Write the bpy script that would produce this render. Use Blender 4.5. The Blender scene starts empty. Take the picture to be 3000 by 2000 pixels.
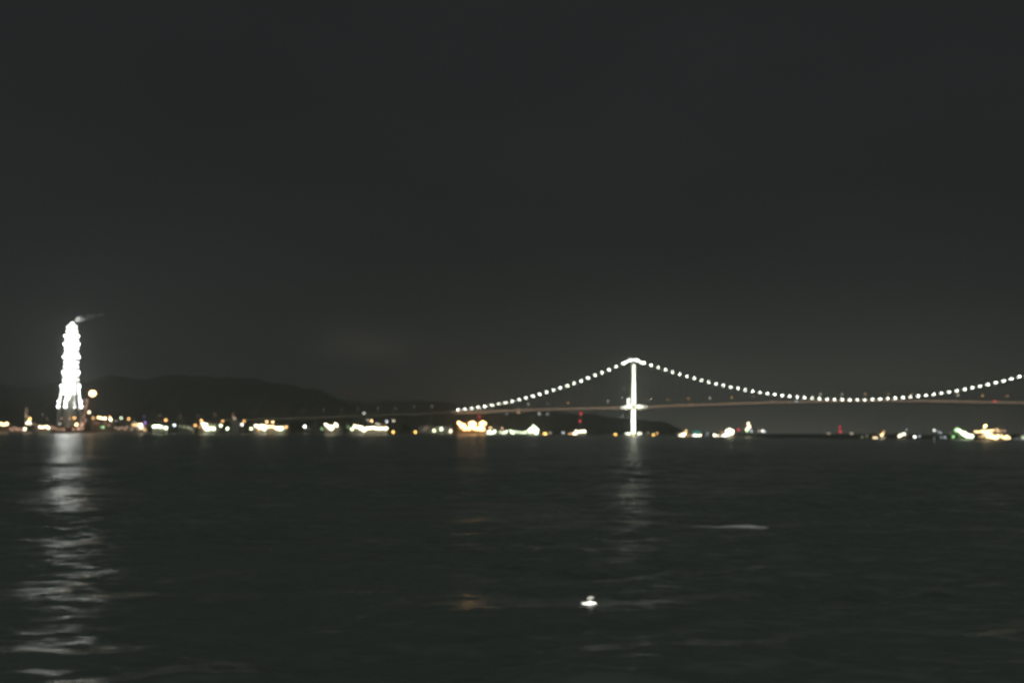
import bpy, bmesh, math, random
import numpy as np
from mathutils import Vector, Matrix, noise

random.seed(11)
rng = np.random.default_rng(11)
sc = bpy.context.scene
C = sc.collection
R = math.radians
PI = math.pi

# ------------------------------------------------------------------ camera
F = 2800.0                       # focal length in pixels of the 3000 px wide photograph
CAM = Vector((0, 0, 6.0))        # eye height on the pier, metres above the water
PITCH = math.atan(264.0 / F)
ROLL = R(-0.30)
fwd = Vector((0, math.cos(PITCH), math.sin(PITCH)))
r0 = Vector((1, 0, 0)); u0 = r0.cross(fwd)
RT = r0 * math.cos(ROLL) - u0 * math.sin(ROLL)
UP = u0 * math.cos(ROLL) + r0 * math.sin(ROLL)
cd = bpy.data.cameras.new('camera'); cam = bpy.data.objects.new('camera', cd); C.objects.link(cam)
M3 = Matrix((RT, UP, -fwd)).transposed()
cam.matrix_world = Matrix.Translation(CAM) @ M3.to_4x4()
cd.sensor_width = 36; cd.lens = F / 3000 * 36
cd.clip_start = 0.1; cd.clip_end = 60000
cd.dof.use_dof = True            # the phone focused a few metres away: every far lamp is a small soft disc
cd.dof.focus_distance = 3.2
cd.dof.aperture_fstop = 2.75
sc.camera = cam

# ------------------------------------------------------------------ world, added fill sun, exposure
w = bpy.data.worlds.new('World'); sc.world = w; w.use_nodes = True
nt = w.node_tree; nt.nodes.clear()
def N(t, **k):
    n = nt.nodes.new(t)
    for a, b in k.items(): setattr(n, a, b)
    return n
def L(a, b): nt.links.new(a, b)
def mth(op, a, b=None, c=None):
    n = nt.nodes.new('ShaderNodeMath'); n.operation = op
    for i, v in enumerate((a, b, c)):
        if v is None: continue
        if isinstance(v, (int, float)): n.inputs[i].default_value = v
        else: nt.links.new(v, n.inputs[i])
    return n.outputs[0]
out = N('ShaderNodeOutputWorld'); bg = N('ShaderNodeBackground')
tc = N('ShaderNodeTexCoord'); sx = N('ShaderNodeSeparateXYZ'); L(tc.outputs['Generated'], sx.inputs[0])
el = mth('MAXIMUM', sx.outputs['Z'], 0.0)
az = mth('ARCTAN2', sx.outputs['X'], sx.outputs['Y'])
SKY_SUN_EL, SKY_SUN_AZ = R(24), R(200)       # direction of the added weak sun, behind the camera
def mix(f, c1, c2):
    m = N('ShaderNodeMix', data_type='RGBA')
    if isinstance(f, float): m.inputs[0].default_value = f
    else: L(f, m.inputs[0])
    for i, c in ((6, c1), (7, c2)):
        if isinstance(c, tuple): m.inputs[i].default_value = c + (1,)
        else: L(c, m.inputs[i])
    return m.outputs[2]
def scale(c, f):
    v = N('ShaderNodeVectorMath', operation='SCALE')
    if isinstance(c, tuple): v.inputs[0].default_value = c
    else: L(c, v.inputs[0])
    if isinstance(f, (int, float)): v.inputs['Scale'].default_value = f
    else: L(f, v.inputs['Scale'])
    return v.outputs[0]
def addv(a, b):
    v = N('ShaderNodeVectorMath', operation='ADD'); L(a, v.inputs[0]); L(b, v.inputs[1]); return v.outputs[0]
def clouds(sc_, det, zs, seed):
    mp = N('ShaderNodeMapping'); mp.inputs['Scale'].default_value = (1, 1, zs); mp.inputs['Location'].default_value = (seed, 0, 0)
    L(tc.outputs['Generated'], mp.inputs[0])
    n = N('ShaderNodeTexNoise'); n.inputs['Scale'].default_value = sc_; n.inputs['Detail'].default_value = det
    L(mp.outputs[0], n.inputs['Vector']); return n.outputs['Fac']
cl = mth('MULTIPLY_ADD', clouds(2.6, 14, 2.4, 3.1), 0.60, 0.70)          # broad uneven overcast
base = scale((0.0142, 0.0162, 0.0158), cl)
# glow of the works beyond the bridge, low on the horizon, stronger to the right
g1 = mth('MULTIPLY', mth('EXPONENT', mth('MULTIPLY', el, -28.0)),
         mth('EXPONENT', mth('MULTIPLY', mth('POWER', mth('ABSOLUTE', mth('SUBTRACT', az, 0.30)), 2.0), -9.0)))
glow = scale((0.200, 0.198, 0.160), mth('MULTIPLY', g1, cl))
g2 = mth('EXPONENT', mth('MULTIPLY', el, -12.0))
glow2 = scale((0.0150, 0.0148, 0.0122), mth('MULTIPLY', g2, cl))
# lit underside of a low cloud bank over the town (left of the bridge)
ce = mth('POWER', mth('DIVIDE', mth('SUBTRACT', sx.outputs['Z'], 0.088), 0.018), 2.0)
ca = mth('POWER', mth('DIVIDE', mth('SUBTRACT', az, -0.155), 0.05), 2.0)
g3 = mth('MULTIPLY', mth('EXPONENT', mth('MULTIPLY', mth('ADD', ce, ca), -1.0)), clouds(14, 4, 3.0, 7.7))
glow3 = scale((0.030, 0.0265, 0.019), g3)
# overhead sky brightened out of view, added to lift the water tone
g4 = mth('MAXIMUM', mth('MULTIPLY', mth('SUBTRACT', el, 0.42), 1.8), 0.0)
over = scale((0.13, 0.155, 0.148), g4)
tot = addv(addv(addv(base, glow), addv(glow2, glow3)), over)
L(tot, bg.inputs['Color']); bg.inputs['Strength'].default_value = 1.0
sky = N('ShaderNodeTexSky', sky_type='NISHITA'); sky.sun_disc = False
sky.sun_elevation = SKY_SUN_EL; sky.sun_rotation = SKY_SUN_AZ
bg2 = N('ShaderNodeBackground'); L(sky.outputs[0], bg2.inputs['Color']); bg2.inputs['Strength'].default_value = 0.00015
ad = N('ShaderNodeAddShader'); L(bg.outputs[0], ad.inputs[0]); L(bg2.outputs[0], ad.inputs[1]); L(ad.outputs[0], out.inputs['Surface'])

sl = bpy.data.lights.new('fill_sun', 'SUN'); sl.energy = 0.42; sl.angle = R(0.5); sl.color = (1.0, 0.95, 0.86)  # weak sun added behind the camera to light the foam
so = bpy.data.objects.new('fill_sun', sl); C.objects.link(so)
sd = Vector((math.sin(SKY_SUN_AZ) * math.cos(SKY_SUN_EL), math.cos(SKY_SUN_AZ) * math.cos(SKY_SUN_EL), math.sin(SKY_SUN_EL)))
so.rotation_euler = sd.to_track_quat('Z', 'Y').to_euler()

sc.view_settings.view_transform = 'Standard'; sc.view_settings.look = 'None'
sc.view_settings.exposure = 0; sc.view_settings.gamma = 1
sc.render.engine = 'CYCLES'
cy = sc.cycles
cy.use_adaptive_sampling = False
cy.use_denoising = True
cy.sample_clamp_indirect = 3.0
cy.max_bounces = 5; cy.volume_bounces = 0; cy.diffuse_bounces = 2; cy.glossy_bounces = 3
cy.volume_step_rate = 4.0; cy.volume_max_steps = 64
cy.use_light_tree = True
cy.caustics_reflective = False

# ------------------------------------------------------------------ materials
def mat(name, col, rough=0.8, var=0.25, scale_=0.2, metal=0.0, spec=0.3):
    m = bpy.data.materials.new(name); m.use_nodes = True
    t = m.node_tree; b = t.nodes['Principled BSDF']
    tcn = t.nodes.new('ShaderNodeTexCoord'); n = t.nodes.new('ShaderNodeTexNoise'); n.inputs['Scale'].default_value = scale_
    n.inputs['Detail'].default_value = 5
    t.links.new(tcn.outputs['Object'], n.inputs['Vector'])
    cr = t.nodes.new('ShaderNodeValToRGB')
    cr.color_ramp.elements[0].position = 0.3; cr.color_ramp.elements[1].position = 0.7
    cr.color_ramp.elements[0].color = tuple(c * (1 - var) for c in col) + (1,)
    cr.color_ramp.elements[1].color = tuple(min(1, c * (1 + var)) for c in col) + (1,)
    t.links.new(n.outputs['Fac'], cr.inputs[0]); t.links.new(cr.outputs[0], b.inputs['Base Color'])
    b.inputs['Roughness'].default_value = rough; b.inputs['Metallic'].default_value = metal
    b.inputs['Specular IOR Level'].default_value = spec
    return m
_em = {}
def em(col, s):
    k = (tuple(round(c, 3) for c in col), round(s, 3))
    if k in _em: return _em[k]
    m = bpy.data.materials.new('lamp_light'); m.use_nodes = True
    t = m.node_tree; t.nodes.clear()
    o = t.nodes.new('ShaderNodeOutputMaterial'); e = t.nodes.new('ShaderNodeEmission')
    e.inputs[0].default_value = tuple(col) + (1,); e.inputs[1].default_value = s
    t.links.new(e.outputs[0], o.inputs[0]); _em[k] = m
    return m
STEEL_W = mat('white_painted_steel', (0.72, 0.74, 0.70), 0.5, 0.08)
STEEL_G = mat('grey_steel', (0.22, 0.23, 0.23), 0.5, 0.2, metal=0.3)
STEEL_R = mat('rusty_brown_steel', (0.26, 0.17, 0.12), 0.7, 0.35)
CONC = mat('concrete', (0.34, 0.33, 0.30), 0.9, 0.2)
CONCD = mat('weathered_concrete', (0.17, 0.165, 0.15), 0.95, 0.3)
GIRD = mat('bridge_girder_paint', (0.50, 0.48, 0.44), 0.6, 0.12)
ASPH = mat('asphalt', (0.05, 0.05, 0.05), 0.9, 0.2)
CLAD = mat('pale_cladding', (0.40, 0.38, 0.33), 0.8, 0.18)
CLADB = mat('brown_cladding', (0.26, 0.19, 0.14), 0.8, 0.25)
CLADG = mat('grey_cladding', (0.18, 0.19, 0.18), 0.8, 0.25)
ROOFM = mat('dark_roofing', (0.07, 0.07, 0.075), 0.8, 0.2)
GLASS = mat('dark_window_glass', (0.02, 0.025, 0.03), 0.1, 0.1, spec=0.5)
HULLM = mat('dark_hull_paint', (0.05, 0.07, 0.10), 0.5, 0.3)
GROUND = mat('coast_ground', (0.07, 0.068, 0.055), 0.95, 0.4, 0.02)
HILLM = mat('hill_forest', (0.055, 0.062, 0.045), 1.0, 0.4, 0.01, spec=0.0)
LEAF = mat('leaves', (0.05, 0.07, 0.035), 1.0, 0.5, 0.5, spec=0.0)
BARK = mat('bark', (0.10, 0.08, 0.06), 1.0, 0.3, 2.0)
FOAM = mat('foam', (0.80, 0.80, 0.77), 0.9, 0.1, 3.0)
FLOATM = mat('white_float_plastic', (0.8, 0.8, 0.77), 0.5, 0.05, 3.0)

# ------------------------------------------------------------------ mesh helpers
class MB:
    def __init__(s): s.v = []; s.f = []
    def add(s, vs, fs):
        o = len(s.v); s.v += [tuple(v) for v in vs]; s.f += [tuple(i + o for i in f) for f in fs]
    def box(s, x0, x1, y0, y1, z0, z1):
        s.add([(x0,y0,z0),(x1,y0,z0),(x1,y1,z0),(x0,y1,z0),(x0,y0,z1),(x1,y0,z1),(x1,y1,z1),(x0,y1,z1)],
              [(0,3,2,1),(4,5,6,7),(0,1,5,4),(1,2,6,5),(2,3,7,6),(3,0,4,7)])
    def tube(s, pts, rad, n=6, cap=True):
        pts = [Vector(p) for p in pts]
        if isinstance(rad, (int, float)): rad = [rad] * len(pts)
        vs = []; fs = []
        for i, p in enumerate(pts):
            d = (pts[min(i+1, len(pts)-1)] - pts[max(i-1, 0)]).normalized()
            a = d.cross(Vector((0, 0, 1)) if abs(d.z) < 0.95 else Vector((1, 0, 0))).normalized(); b = d.cross(a)
            for k in range(n):
                t = 2*PI*k/n; vs.append(p + (a*math.cos(t) + b*math.sin(t)) * rad[i])
        for i in range(len(pts)-1):
            for k in range(n):
                fs.append((i*n+k, i*n+(k+1) % n, (i+1)*n+(k+1) % n, (i+1)*n+k))
        if cap: fs.append(tuple(range(n))[::-1]); fs.append(tuple((len(pts)-1)*n+k for k in range(n)))
        s.add(vs, fs)
    def lathe(s, prof, n=12, c=(0,0,0), sx=1, sy=1):
        vs = []; fs = []
        for r, z in prof:
            for k in range(n):
                t = 2*PI*k/n; vs.append((c[0]+r*sx*math.cos(t), c[1]+r*sy*math.sin(t), c[2]+z))
        m = len(prof)
        for i in range(m-1):
            for k in range(n): fs.append((i*n+k, i*n+(k+1) % n, (i+1)*n+(k+1) % n, (i+1)*n+k))
        fs.append(tuple(range(n))[::-1]); fs.append(tuple((m-1)*n+k for k in range(n)))
        s.add(vs, fs)
    def bulb(s, d, c=(0,0,0), sx=1, sy=1):      # rounded lamp glass: narrow neck, full belly
        r = d/2
        s.lathe([(r*.35, -r*.95), (r*.85, -r*.55), (r, 0), (r*.88, r*.5), (r*.45, r*.92)], 8, c, sx, sy)
    def build(s, name, m, parent=None, smooth=False):
        me = bpy.data.meshes.new(name); me.from_pydata(s.v, [], s.f); me.materials.append(m)
        if smooth: me.polygons.foreach_set('use_smooth', [True]*len(me.polygons))
        me.update()
        o = bpy.data.objects.new(name, me); C.objects.link(o)
        if parent: o.parent = parent
        return o
def tag(o, label=None, cat=None, group=None, kind=None):
    if label: o['label'] = label
    if cat: o['category'] = cat
    if group: o['group'] = group
    if kind: o['kind'] = kind
    return o
def empty(name, loc, label, cat, group=None):
    o = bpy.data.objects.new(name, None); C.objects.link(o); o.location = loc; o.empty_display_size = 1
    return tag(o, label, cat, group)
def at(px, py, Y):               # world point seen at photo pixel (px, py) at depth Y
    d = fwd + RT*((px-1500)/F) - UP*((py-1000)/F)
    return CAM + d*(Y/d.y)
def ux(px, Y): return (px-1500)/F*Y
ORD = ['first','second','third','fourth','fifth','sixth','seventh','eighth','ninth','tenth','eleventh','twelfth',
       'thirteenth','fourteenth','fifteenth','sixteenth','seventeenth','eighteenth','nineteenth','twentieth']

# ------------------------------------------------------------------ ground and shoreline
SH = [(-900,1530),(600,1530),(900,1600),(1150,1740),(1300,1880),(1450,1990),(1700,2060),(1745,2120),(1770,3300),(1955,3300),(1985,1460),(2215,1440),(2250,1110),(2600,1085),(3900,1060)]
def shore(px):
    return float(np.interp(px, [a for a, b in SH], [b for a, b in SH]))
def gz(px, Y):                   # ground height
    return 0.7 + 1.5*min(1, max(0, (Y-shore(px))/60))
cols = np.linspace(-900, 3900, 481)
rows = np.concatenate([[-14, 0, 4, 12, 25, 45, 70, 110, 170], np.geomspace(240, 7000, 26)])
vs = []; fs = []
for j, r in enumerate(rows):
    for i, c in enumerate(cols):
        Y = shore(c)+r
        z = -3.0 if j == 0 else (0.4 if j == 1 else gz(c, Y) + 0.35*noise.noise(Vector((ux(c, Y)*.03, Y*.03, 1))))
        if 2235 < c and 40 < r < 500:           # low wooded bank behind the right shore
            k = min(1, (c-2235)/90)*math.sin(PI*min(1, (r-40)/460))
            z += k*(1.2 + 1.6*max(0, noise.noise(Vector((c*.012, 3, 0)))) + (1.6 if c < 2520 else 0))
        vs.append((ux(c, Y), Y, z))
nc = len(cols)
for j in range(len(rows)-1):
    for i in range(nc-1): fs.append((j*nc+i, j*nc+i+1, (j+1)*nc+i+1, (j+1)*nc+i))
g = MB(); g.v = vs; g.f = fs
tag(g.build('ground', GROUND), kind='structure')

# hills
def ridge(name, prof, Y0, Y1, amp, rough, label=None):
    px0, px1 = prof[0][0], prof[-1][0]
    n = int((px1-px0)/7); cs = np.linspace(px0, px1, n)
    m = 26; vs = []; fs = []; Yc = (Y0+Y1)/2
    for j in range(m):
        t = j/(m-1); Y = Y0+(Y1-Y0)*t; prof_t = math.sin(PI*t)**1.2
        for c in cs:
            y = float(np.interp(c, [a for a, b in prof], [b for a, b in prof]))
            top = at(c, y, Yc); X = top.x*(1+(t-.5)*.15)
            nz = noise.fractal(Vector((X*rough, Y*rough, 2.0)), 1.0, 2.0, 5)
            z = max(0, top.z)*prof_t*(1+.10*nz) + amp*nz*prof_t
            z += random.uniform(-1, 1)*(4.0 if prof_t > .3 else 0)
            vs.append((X, Y, z + 0.2 if 0 < j < m-1 else -2))
    for j in range(m-1):
        for i in range(n-1): fs.append((j*n+i, j*n+i+1, (j+1)*n+i+1, (j+1)*n+i))
    b = MB(); b.v = vs; b.f = fs
    return tag(b.build(name, HILLM, smooth=True), kind='structure')
ridge('hill', [(-700,1150),(-100,1140),(120,1134),(250,1126),(350,1117),(470,1110),(650,1111),(760,1115),(850,1128),(920,1148),(975,1166),(1040,1190),(1100,1225),(1150,1262)], 2900, 4700, 6, .006)
ridge('hill', [(860,1215),(950,1172),(1060,1174),(1200,1178),(1380,1185),(1520,1196),(1680,1212),(1800,1224),(1900,1232),(1950,1240),(1980,1254),(2000,1262),(2020,1268)], 5000, 6600, 5, .005)

# ------------------------------------------------------------------ water
K = 56
lam = np.geomspace(0.8, 17.0, K)
ang = rng.normal(0, 0.62, K) + R(-8)          # crests roughly across the view
kk = 2*PI/lam
slope = 0.015*np.ones(K); slope[lam > 7] *= 0.6; slope[(lam > 1.4) & (lam < 5)] *= 1.15
amp_ = slope/kk*np.sqrt(2)
ph = rng.uniform(0, 2*PI, K)
kx, ky = kk*np.sin(ang), kk*np.cos(ang)
def waves(x, y, cell):
    h = np.zeros_like(x)
    pat = 0.75 + 0.5*np.sin(x*.09+y*.05+1)*np.sin(y*.11-x*.03) # gusts
    for i in range(K):
        att = np.clip((lam[i]/cell-2.0)/2.0, 0, 1)   # waves finer than the mesh are left to the shader
        h += amp_[i]*att*np.sin(kx[i]*x+ky[i]*y+ph[i])
    return h*pat
rr = [3.0]
while rr[-1] < 9200:
    r = rr[-1]; rr.append(r + (0.5 if r < 12 else 0.11 if r < 45 else 0.11*(r/45)**1.75 if r < 500 else 0.08*r))
rr = np.array(rr); nth = 700
th = np.linspace(-R(48), R(48), nth)
Rg, Tg = np.meshgrid(rr, th, indexing='ij')
X = Rg*np.sin(Tg); Y = Rg*np.cos(Tg)
cell = np.maximum(np.gradient(rr)[:, None]*np.ones_like(Rg), Rg*(th[1]-th[0]))
Z = waves(X, Y, cell)
co = np.stack([X, Y, Z], -1).reshape(-1, 3).astype(np.float32)
nr = len(rr)
idx = (np.arange(nr-1)[:, None]*nth + np.arange(nth-1)[None, :]).ravel()
quads = np.stack([idx, idx+1, idx+nth+1, idx+nth], -1)[:, ::-1].astype(np.int32)
me = bpy.data.meshes.new('water')
me.vertices.add(len(co)); me.vertices.foreach_set('co', co.ravel())
me.loops.add(quads.size); me.loops.foreach_set('vertex_index', quads.ravel())
me.polygons.add(len(quads)); me.polygons.foreach_set('loop_start', np.arange(0, quads.size, 4, dtype=np.int32))
me.polygons.foreach_set('use_smooth', np.ones(len(quads), bool))
me.update(calc_edges=True); me.validate()
if me.polygons[0].normal.z < 0: me.flip_normals()
wm = bpy.data.materials.new('water'); wm.use_nodes = True; t = wm.node_tree; b = t.nodes['Principled BSDF']
b.inputs['Base Color'].default_value = (0.095, 0.115, 0.10, 1); b.inputs['IOR'].default_value = 1.333
b.inputs['Roughness'].default_value = 0.24
geo = t.nodes.new('ShaderNodeNewGeometry')
acc = geo.outputs['Normal']
gm = t.nodes.new('ShaderNodeMapping'); gm.inputs['Scale'].default_value = (.45, 1, 1)      # gusts: rougher and calmer bands
gn = t.nodes.new('ShaderNodeTexNoise'); gn.inputs['Scale'].default_value = .035; gn.inputs['Detail'].default_value = 4
t.links.new(geo.outputs['Position'], gm.inputs[0]); t.links.new(gm.outputs[0], gn.inputs['Vector'])
gr = t.nodes.new('ShaderNodeMapRange'); gr.inputs[1].default_value = .36; gr.inputs[2].default_value = .64; gr.inputs[3].default_value = .35; gr.inputs[4].default_value = 1.6
t.links.new(gn.outputs['Fac'], gr.inputs[0])
for s_, stretch, amt in ((2.6, 0.45, 0.42), (0.9, 0.40, 0.40), (0.22, 0.35, 0.25), (0.05, 0.35, 0.10)):
    mp = t.nodes.new('ShaderNodeMapping'); mp.inputs['Scale'].default_value = (stretch, 1, 1)
    mp.inputs['Rotation'].default_value = (0, 0, R(7*s_))
    n = t.nodes.new('ShaderNodeTexNoise'); n.inputs['Scale'].default_value = s_; n.inputs['Detail'].default_value = 2.0
    t.links.new(geo.outputs['Position'], mp.inputs[0]); t.links.new(mp.outputs[0], n.inputs['Vector'])
    su = t.nodes.new('ShaderNodeVectorMath'); su.operation = 'SUBTRACT'; su.inputs[1].default_value = (.5, .5, .5)
    t.links.new(n.outputs['Color'], su.inputs[0])
    mu = t.nodes.new('ShaderNodeVectorMath'); mu.operation = 'MULTIPLY'; mu.inputs[1].default_value = (amt*1.5, amt, 0)
    t.links.new(su.outputs[0], mu.inputs[0])
    sc2 = t.nodes.new('ShaderNodeVectorMath'); sc2.operation = 'SCALE'; t.links.new(mu.outputs[0], sc2.inputs[0]); t.links.new(gr.outputs[0], sc2.inputs['Scale'])
    a2 = t.nodes.new('ShaderNodeVectorMath'); a2.operation = 'ADD'
    t.links.new(acc, a2.inputs[0]); t.links.new(sc2.outputs[0], a2.inputs[1]); acc = a2.outputs[0]
nn = t.nodes.new('ShaderNodeVectorMath'); nn.operation = 'NORMALIZE'; t.links.new(acc, nn.inputs[0])
t.links.new(nn.outputs[0], b.inputs['Normal'])
me.materials.append(wm)
wo = bpy.data.objects.new('water', me); C.objects.link(wo); tag(wo, kind='structure')

# ------------------------------------------------------------------ colours of light
WH = (1.0, 1.0, 0.90); WW = (1.0, 0.88, 0.60); OW = (1.0, 0.67, 0.31); OR = (1.0, 0.52, 0.17); AM = (1.0, 0.60, 0.14)
BR = (1.0, 0.58, 0.38); OH = (1.4, 0.74, 0.28); GW = (0.86, 1.0, 0.66); GY = (0.95, 1.0, 0.62); GR = (0.45, 1.0, 0.32); GG = (0.55, 1.0, 0.45); BW = (0.80, 0.90, 1.0)
RD = (1.0, 0.06, 0.09); TE = (0.05, 0.85, 0.62); PU = (0.42, 0.25, 1.0); TA = (1.0, 0.86, 0.66)
BRT = 3.5
def lamp_glass(px, py, Y, col, b, size, parent, name='lamp', ox=0, wide=1):
    p = at(px, py, Y); d = 1.1*size*Y/F
    m = MB(); m.bulb(d, (0, 0, 0), wide, 1)
    o = m.build(name, em(col, BRT*b), parent); o.location = p - parent.location
    return o, p, d
def lone(px, py, col, b, label, name='lamp_post', cat='lamp', group='lamps along the shore', Y=None, size=4.6, dY=28, wide=1, base=None):
    Y = Y or shore(px)+dY
    p = at(px, py, Y); z0 = gz(px, Y)-.3 if base is None else base
    e = empty(name, (p.x, p.y, z0), label, cat, group)
    d = size*Y/F
    o, _, _ = lamp_glass(px, py, Y, col, b, size, e, 'lamp', wide=wide)
    h = max(p.z-z0, 1.0); m = MB()
    m.tube([(0, .9, 0), (0, .9, h*.6), (0, .9, h+d*.55)], [.22+h*.006, .16, .12], 6)
    m.tube([(0, .9, h+d*.55), (0, 0, h+d*.55)], .10, 5)
    m.lathe([(d*.42, 0), (d*.30, d*.10), (d*.10, d*.14)], 8, (0, 0, h+d*.5))
    m.box(-.6, .6, .3, 1.5, -.2, .35)
    m.build('pole', STEEL_G, e)
    return e

# ------------------------------------------------------------------ the bridge
def bp(s): return 241+.989*s, 1900-.15*s
CD, CN = Vector((.989, -.15, 0)).normalized(), Vector((.15, .989, 0)).normalized()
def px_of(p):
    d = Vector(p)-CAM; q = d.dot(fwd); return 1500+F*d.dot(RT)/q, 1000-F*d.dot(UP)/q
def z_at(x, y, py):
    px = px_of((x, y, 60))[0]; return at(px, py, y).z
def deck_py(px): return float(np.interp(px, [1337,1500,1700,1855,2050,2250,2430,2600,2800,3000,3250], [1207,1203,1197.5,1194,1186.5,1180,1176,1174.5,1177,1181,1189]))
CAB = [(1330,1203),(1355,1200.5),(1394,1195.5),(1433,1190),(1470,1183),(1509,1175),(1547,1165),(1585,1155),(1624,1143),(1663,1131),(1702,1117),(1741,1102),(1781,1086),(1801,1077),(1821,1068),(1840,1058),(1856,1053),
       (1872,1057),(1890,1065),(1931,1078.5),(1973,1092),(2014,1104),(2056,1115.5),(2098,1125.5),(2140,1135),(2183,1143.5),(2226,1151),(2269,1157),(2313,1162),(2357,1166),(2401,1169),(2446,1171.3),(2490,1172.3),(2538,1172),(2582,1169.5),
       (2626,1167),(2671,1163),(2716,1158.5),(2762,1152),(2808,1144.5),(2854,1136),(2900,1126),(2947,1115),(2993,1103),(3060,1086),(3150,1066),(3250,1050)]
def cable_py(px): return float(np.interp(px, [a for a, b in CAB], [b for a, b in CAB]))
bridge = empty('suspension_bridge', (bp(0)[0], bp(0)[1], 0), 'long white-lit suspension bridge with a string of lamps along its curving cable', 'bridge')
BL = bridge.location
def loc(p): return Vector(p)-BL
HW = 8.0
def station(s):
    x, y = bp(s); px = px_of((x, y, 60))[0]; return x, y, at(px, deck_py(px), y).z
ss = np.arange(-359, 900, 13.9)
deck = MB(); rail = MB(); ring = []
for s in np.linspace(-365, 880, 90):
    x, y, z = station(s); c = Vector((x, y, z)) - BL
    sec = [(-HW-.8, 1.2), (-HW-1.2, -2.2), (-HW+3, -3.2), (HW-3, -3.2), (HW+1.2, -2.2), (HW+.8, 1.2)]
    ring.append([c + CN*a + Vector((0, 0, b_)) for a, b_ in sec])
vs = [v for r_ in ring for v in r_]; fs = []
for i in range(len(ring)-1):
    for k in range(6): fs.append((i*6+k, i*6+(k+1) % 6, (i+1)*6+(k+1) % 6, (i+1)*6+k))
deck.add(vs, fs); deck.build('deck', GIRD, bridge)
for side in (-1, 1):
    r_ = MB(); pts = [(q[0] if side < 0 else q[5]) + CN*(-side*-.05) for q in ring]
    for k in (0.35, .75, 1.15): r_.tube([p+Vector((0, 0, k)) for p in pts], .09, 4)
    for p in pts: r_.tube([p, p+Vector((0, 0, 1.2))], .1, 4)
    r_.build('railing', STEEL_W, bridge)
# added glowing strips along both girder edges, imitating the lamp-lit deck band
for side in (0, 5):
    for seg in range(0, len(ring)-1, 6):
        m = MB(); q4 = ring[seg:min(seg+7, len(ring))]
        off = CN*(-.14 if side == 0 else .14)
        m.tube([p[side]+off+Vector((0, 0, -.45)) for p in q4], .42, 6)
        m.build('deck_glow_strip', em((1.0, .60, .36), 0.72*random.choice([.85, 1.0, 1.0, 1.15])), bridge)
road = MB(); vs = []; fs = []
for i, q in enumerate(ring): vs += [q[0]+CN*.6+Vector((0, 0, .01)), q[5]-CN*.6+Vector((0, 0, .01))]
for i in range(len(ring)-1): fs.append((2*i, 2*i+2, 2*i+3, 2*i+1))
road.add(vs, fs); road.build('roadway', ASPH, bridge)
# towers: two tapering box legs, cross beams, caisson
def tower(s, top_py=None, ztop=None):
    x, y = bp(s); px = px_of((x, y, 60))[0]
    zt = ztop or at(px, top_py, y).z; zd = station(s)[2]
    c = Vector((x, y, 0))
    lw = [(2, 4.4), (zd, 3.5), (zt*.72, 2.7), (zt, 2.1)]
    for side in (-1, 1):
        m = MB()
        off = [12.5, 10.8, 10.0, 9.0]
        vs = []; fs = []
        for (z, hw), o in zip(lw, off):
            for a, b_ in ((-1, -1), (1, -1), (1, 1), (-1, 1)):
                vs.append(c + CD*a*hw*.80 + CN*(side*o + b_*hw*.6) + Vector((0, 0, z)) - BL)
        for i in range(3):
            for k in range(4): fs.append((i*4+k, i*4+(k+1) % 4, i*4+4+(k+1) % 4, i*4+4+k))
        fs.append((12, 13, 14, 15)); m.add(vs, fs); m.build('tower_leg', STEEL_W, bridge)
        sd_ = MB(); p = c+CN*side*9+Vector((0, 0, zt))-BL
        sd_.tube([p-CD*3, p-CD*1+Vector((0, 0, 2)), p+CD*1+Vector((0, 0, 2)), p+CD*3], [1.2, 1.8, 1.8, 1.2], 8)
        sd_.build('cable_saddle', STEEL_W, bridge)
    for z, h in ((zd-7, 4.0), (zt*.74, 3.2), (zt-5, 3.6)):
        m = MB(); q = c+Vector((0, 0, z))-BL
        vs = [q+CD*a*1.6+CN*b_*9.5+Vector((0, 0, k)) for k in (0, h) for a, b_ in ((-1, -1), (1, -1), (1, 1), (-1, 1))]
        m.add(vs, [(0, 3, 2, 1), (4, 5, 6, 7), (0, 1, 5, 4), (1, 2, 6, 5), (2, 3, 7, 6), (3, 0, 4, 7)])
        m.build('cross_beam', STEEL_W, bridge)
    m = MB(); m.lathe([(14, -6), (14, 2.0), (12.6, 2.6), (12.4, 3.4)], 20, c-BL, 0.95, 1.5); m.build('caisson', CONC, bridge)
    return c, zt, zd
t0, zt0, zd0 = tower(0, 1054)
t1, zt1, zd1 = tower(872, ztop=zt0)
# cables, hangers, cable lamps
def cz(s):
    x, y = bp(s); px = px_of((x, y, 80))[0]
    zc = at(px, cable_py(px), y).z; return x, y, zc
cs_ = np.concatenate([np.linspace(-366, 0, 28), np.linspace(8, 872, 64)])
for side in (-1, 1):
    m = MB(); pts = []
    for s in cs_:
        x, y, z = cz(s)
        if s > 866: z = zt1
        if s == 0: z = zt0+1
        pts.append(loc((x, y, z))+CN*side*9)
    m.tube(pts, .34, 6); m.build('main_cable', STEEL_W, bridge)
near_s = [s for s in np.arange(-359+6, 850, 13.9) if abs(s) > 4]
for s in near_s:
    x, y, z = cz(s); zd = station(s)[2]
    if z-zd > 2.5:
        m = MB()
        p = loc((x, y, z))-CN*9; q = loc((x, y, zd+1))-CN*8.3
        m.tube([p+CD*.2, q+CD*.2], .07, 4); m.tube([p-CD*.2, q-CD*.2], .07, 4)
        if abs(s) < 500 or True: m.build('hanger', STEEL_G, bridge)
hf = MB()
for s in near_s:
    x, y, z = cz(s); zd = station(s)[2]
    if z-zd > 2.5: hf.tube([loc((x, y, z))+CN*9, loc((x, y, zd+1))+CN*8.3], .07, 4)
tag(hf.build('hanger', STEEL_G, bridge), kind='stuff')
CL = em((0.96, 1.0, 0.86), 19.0)
farl = MB()
proto = None
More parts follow.
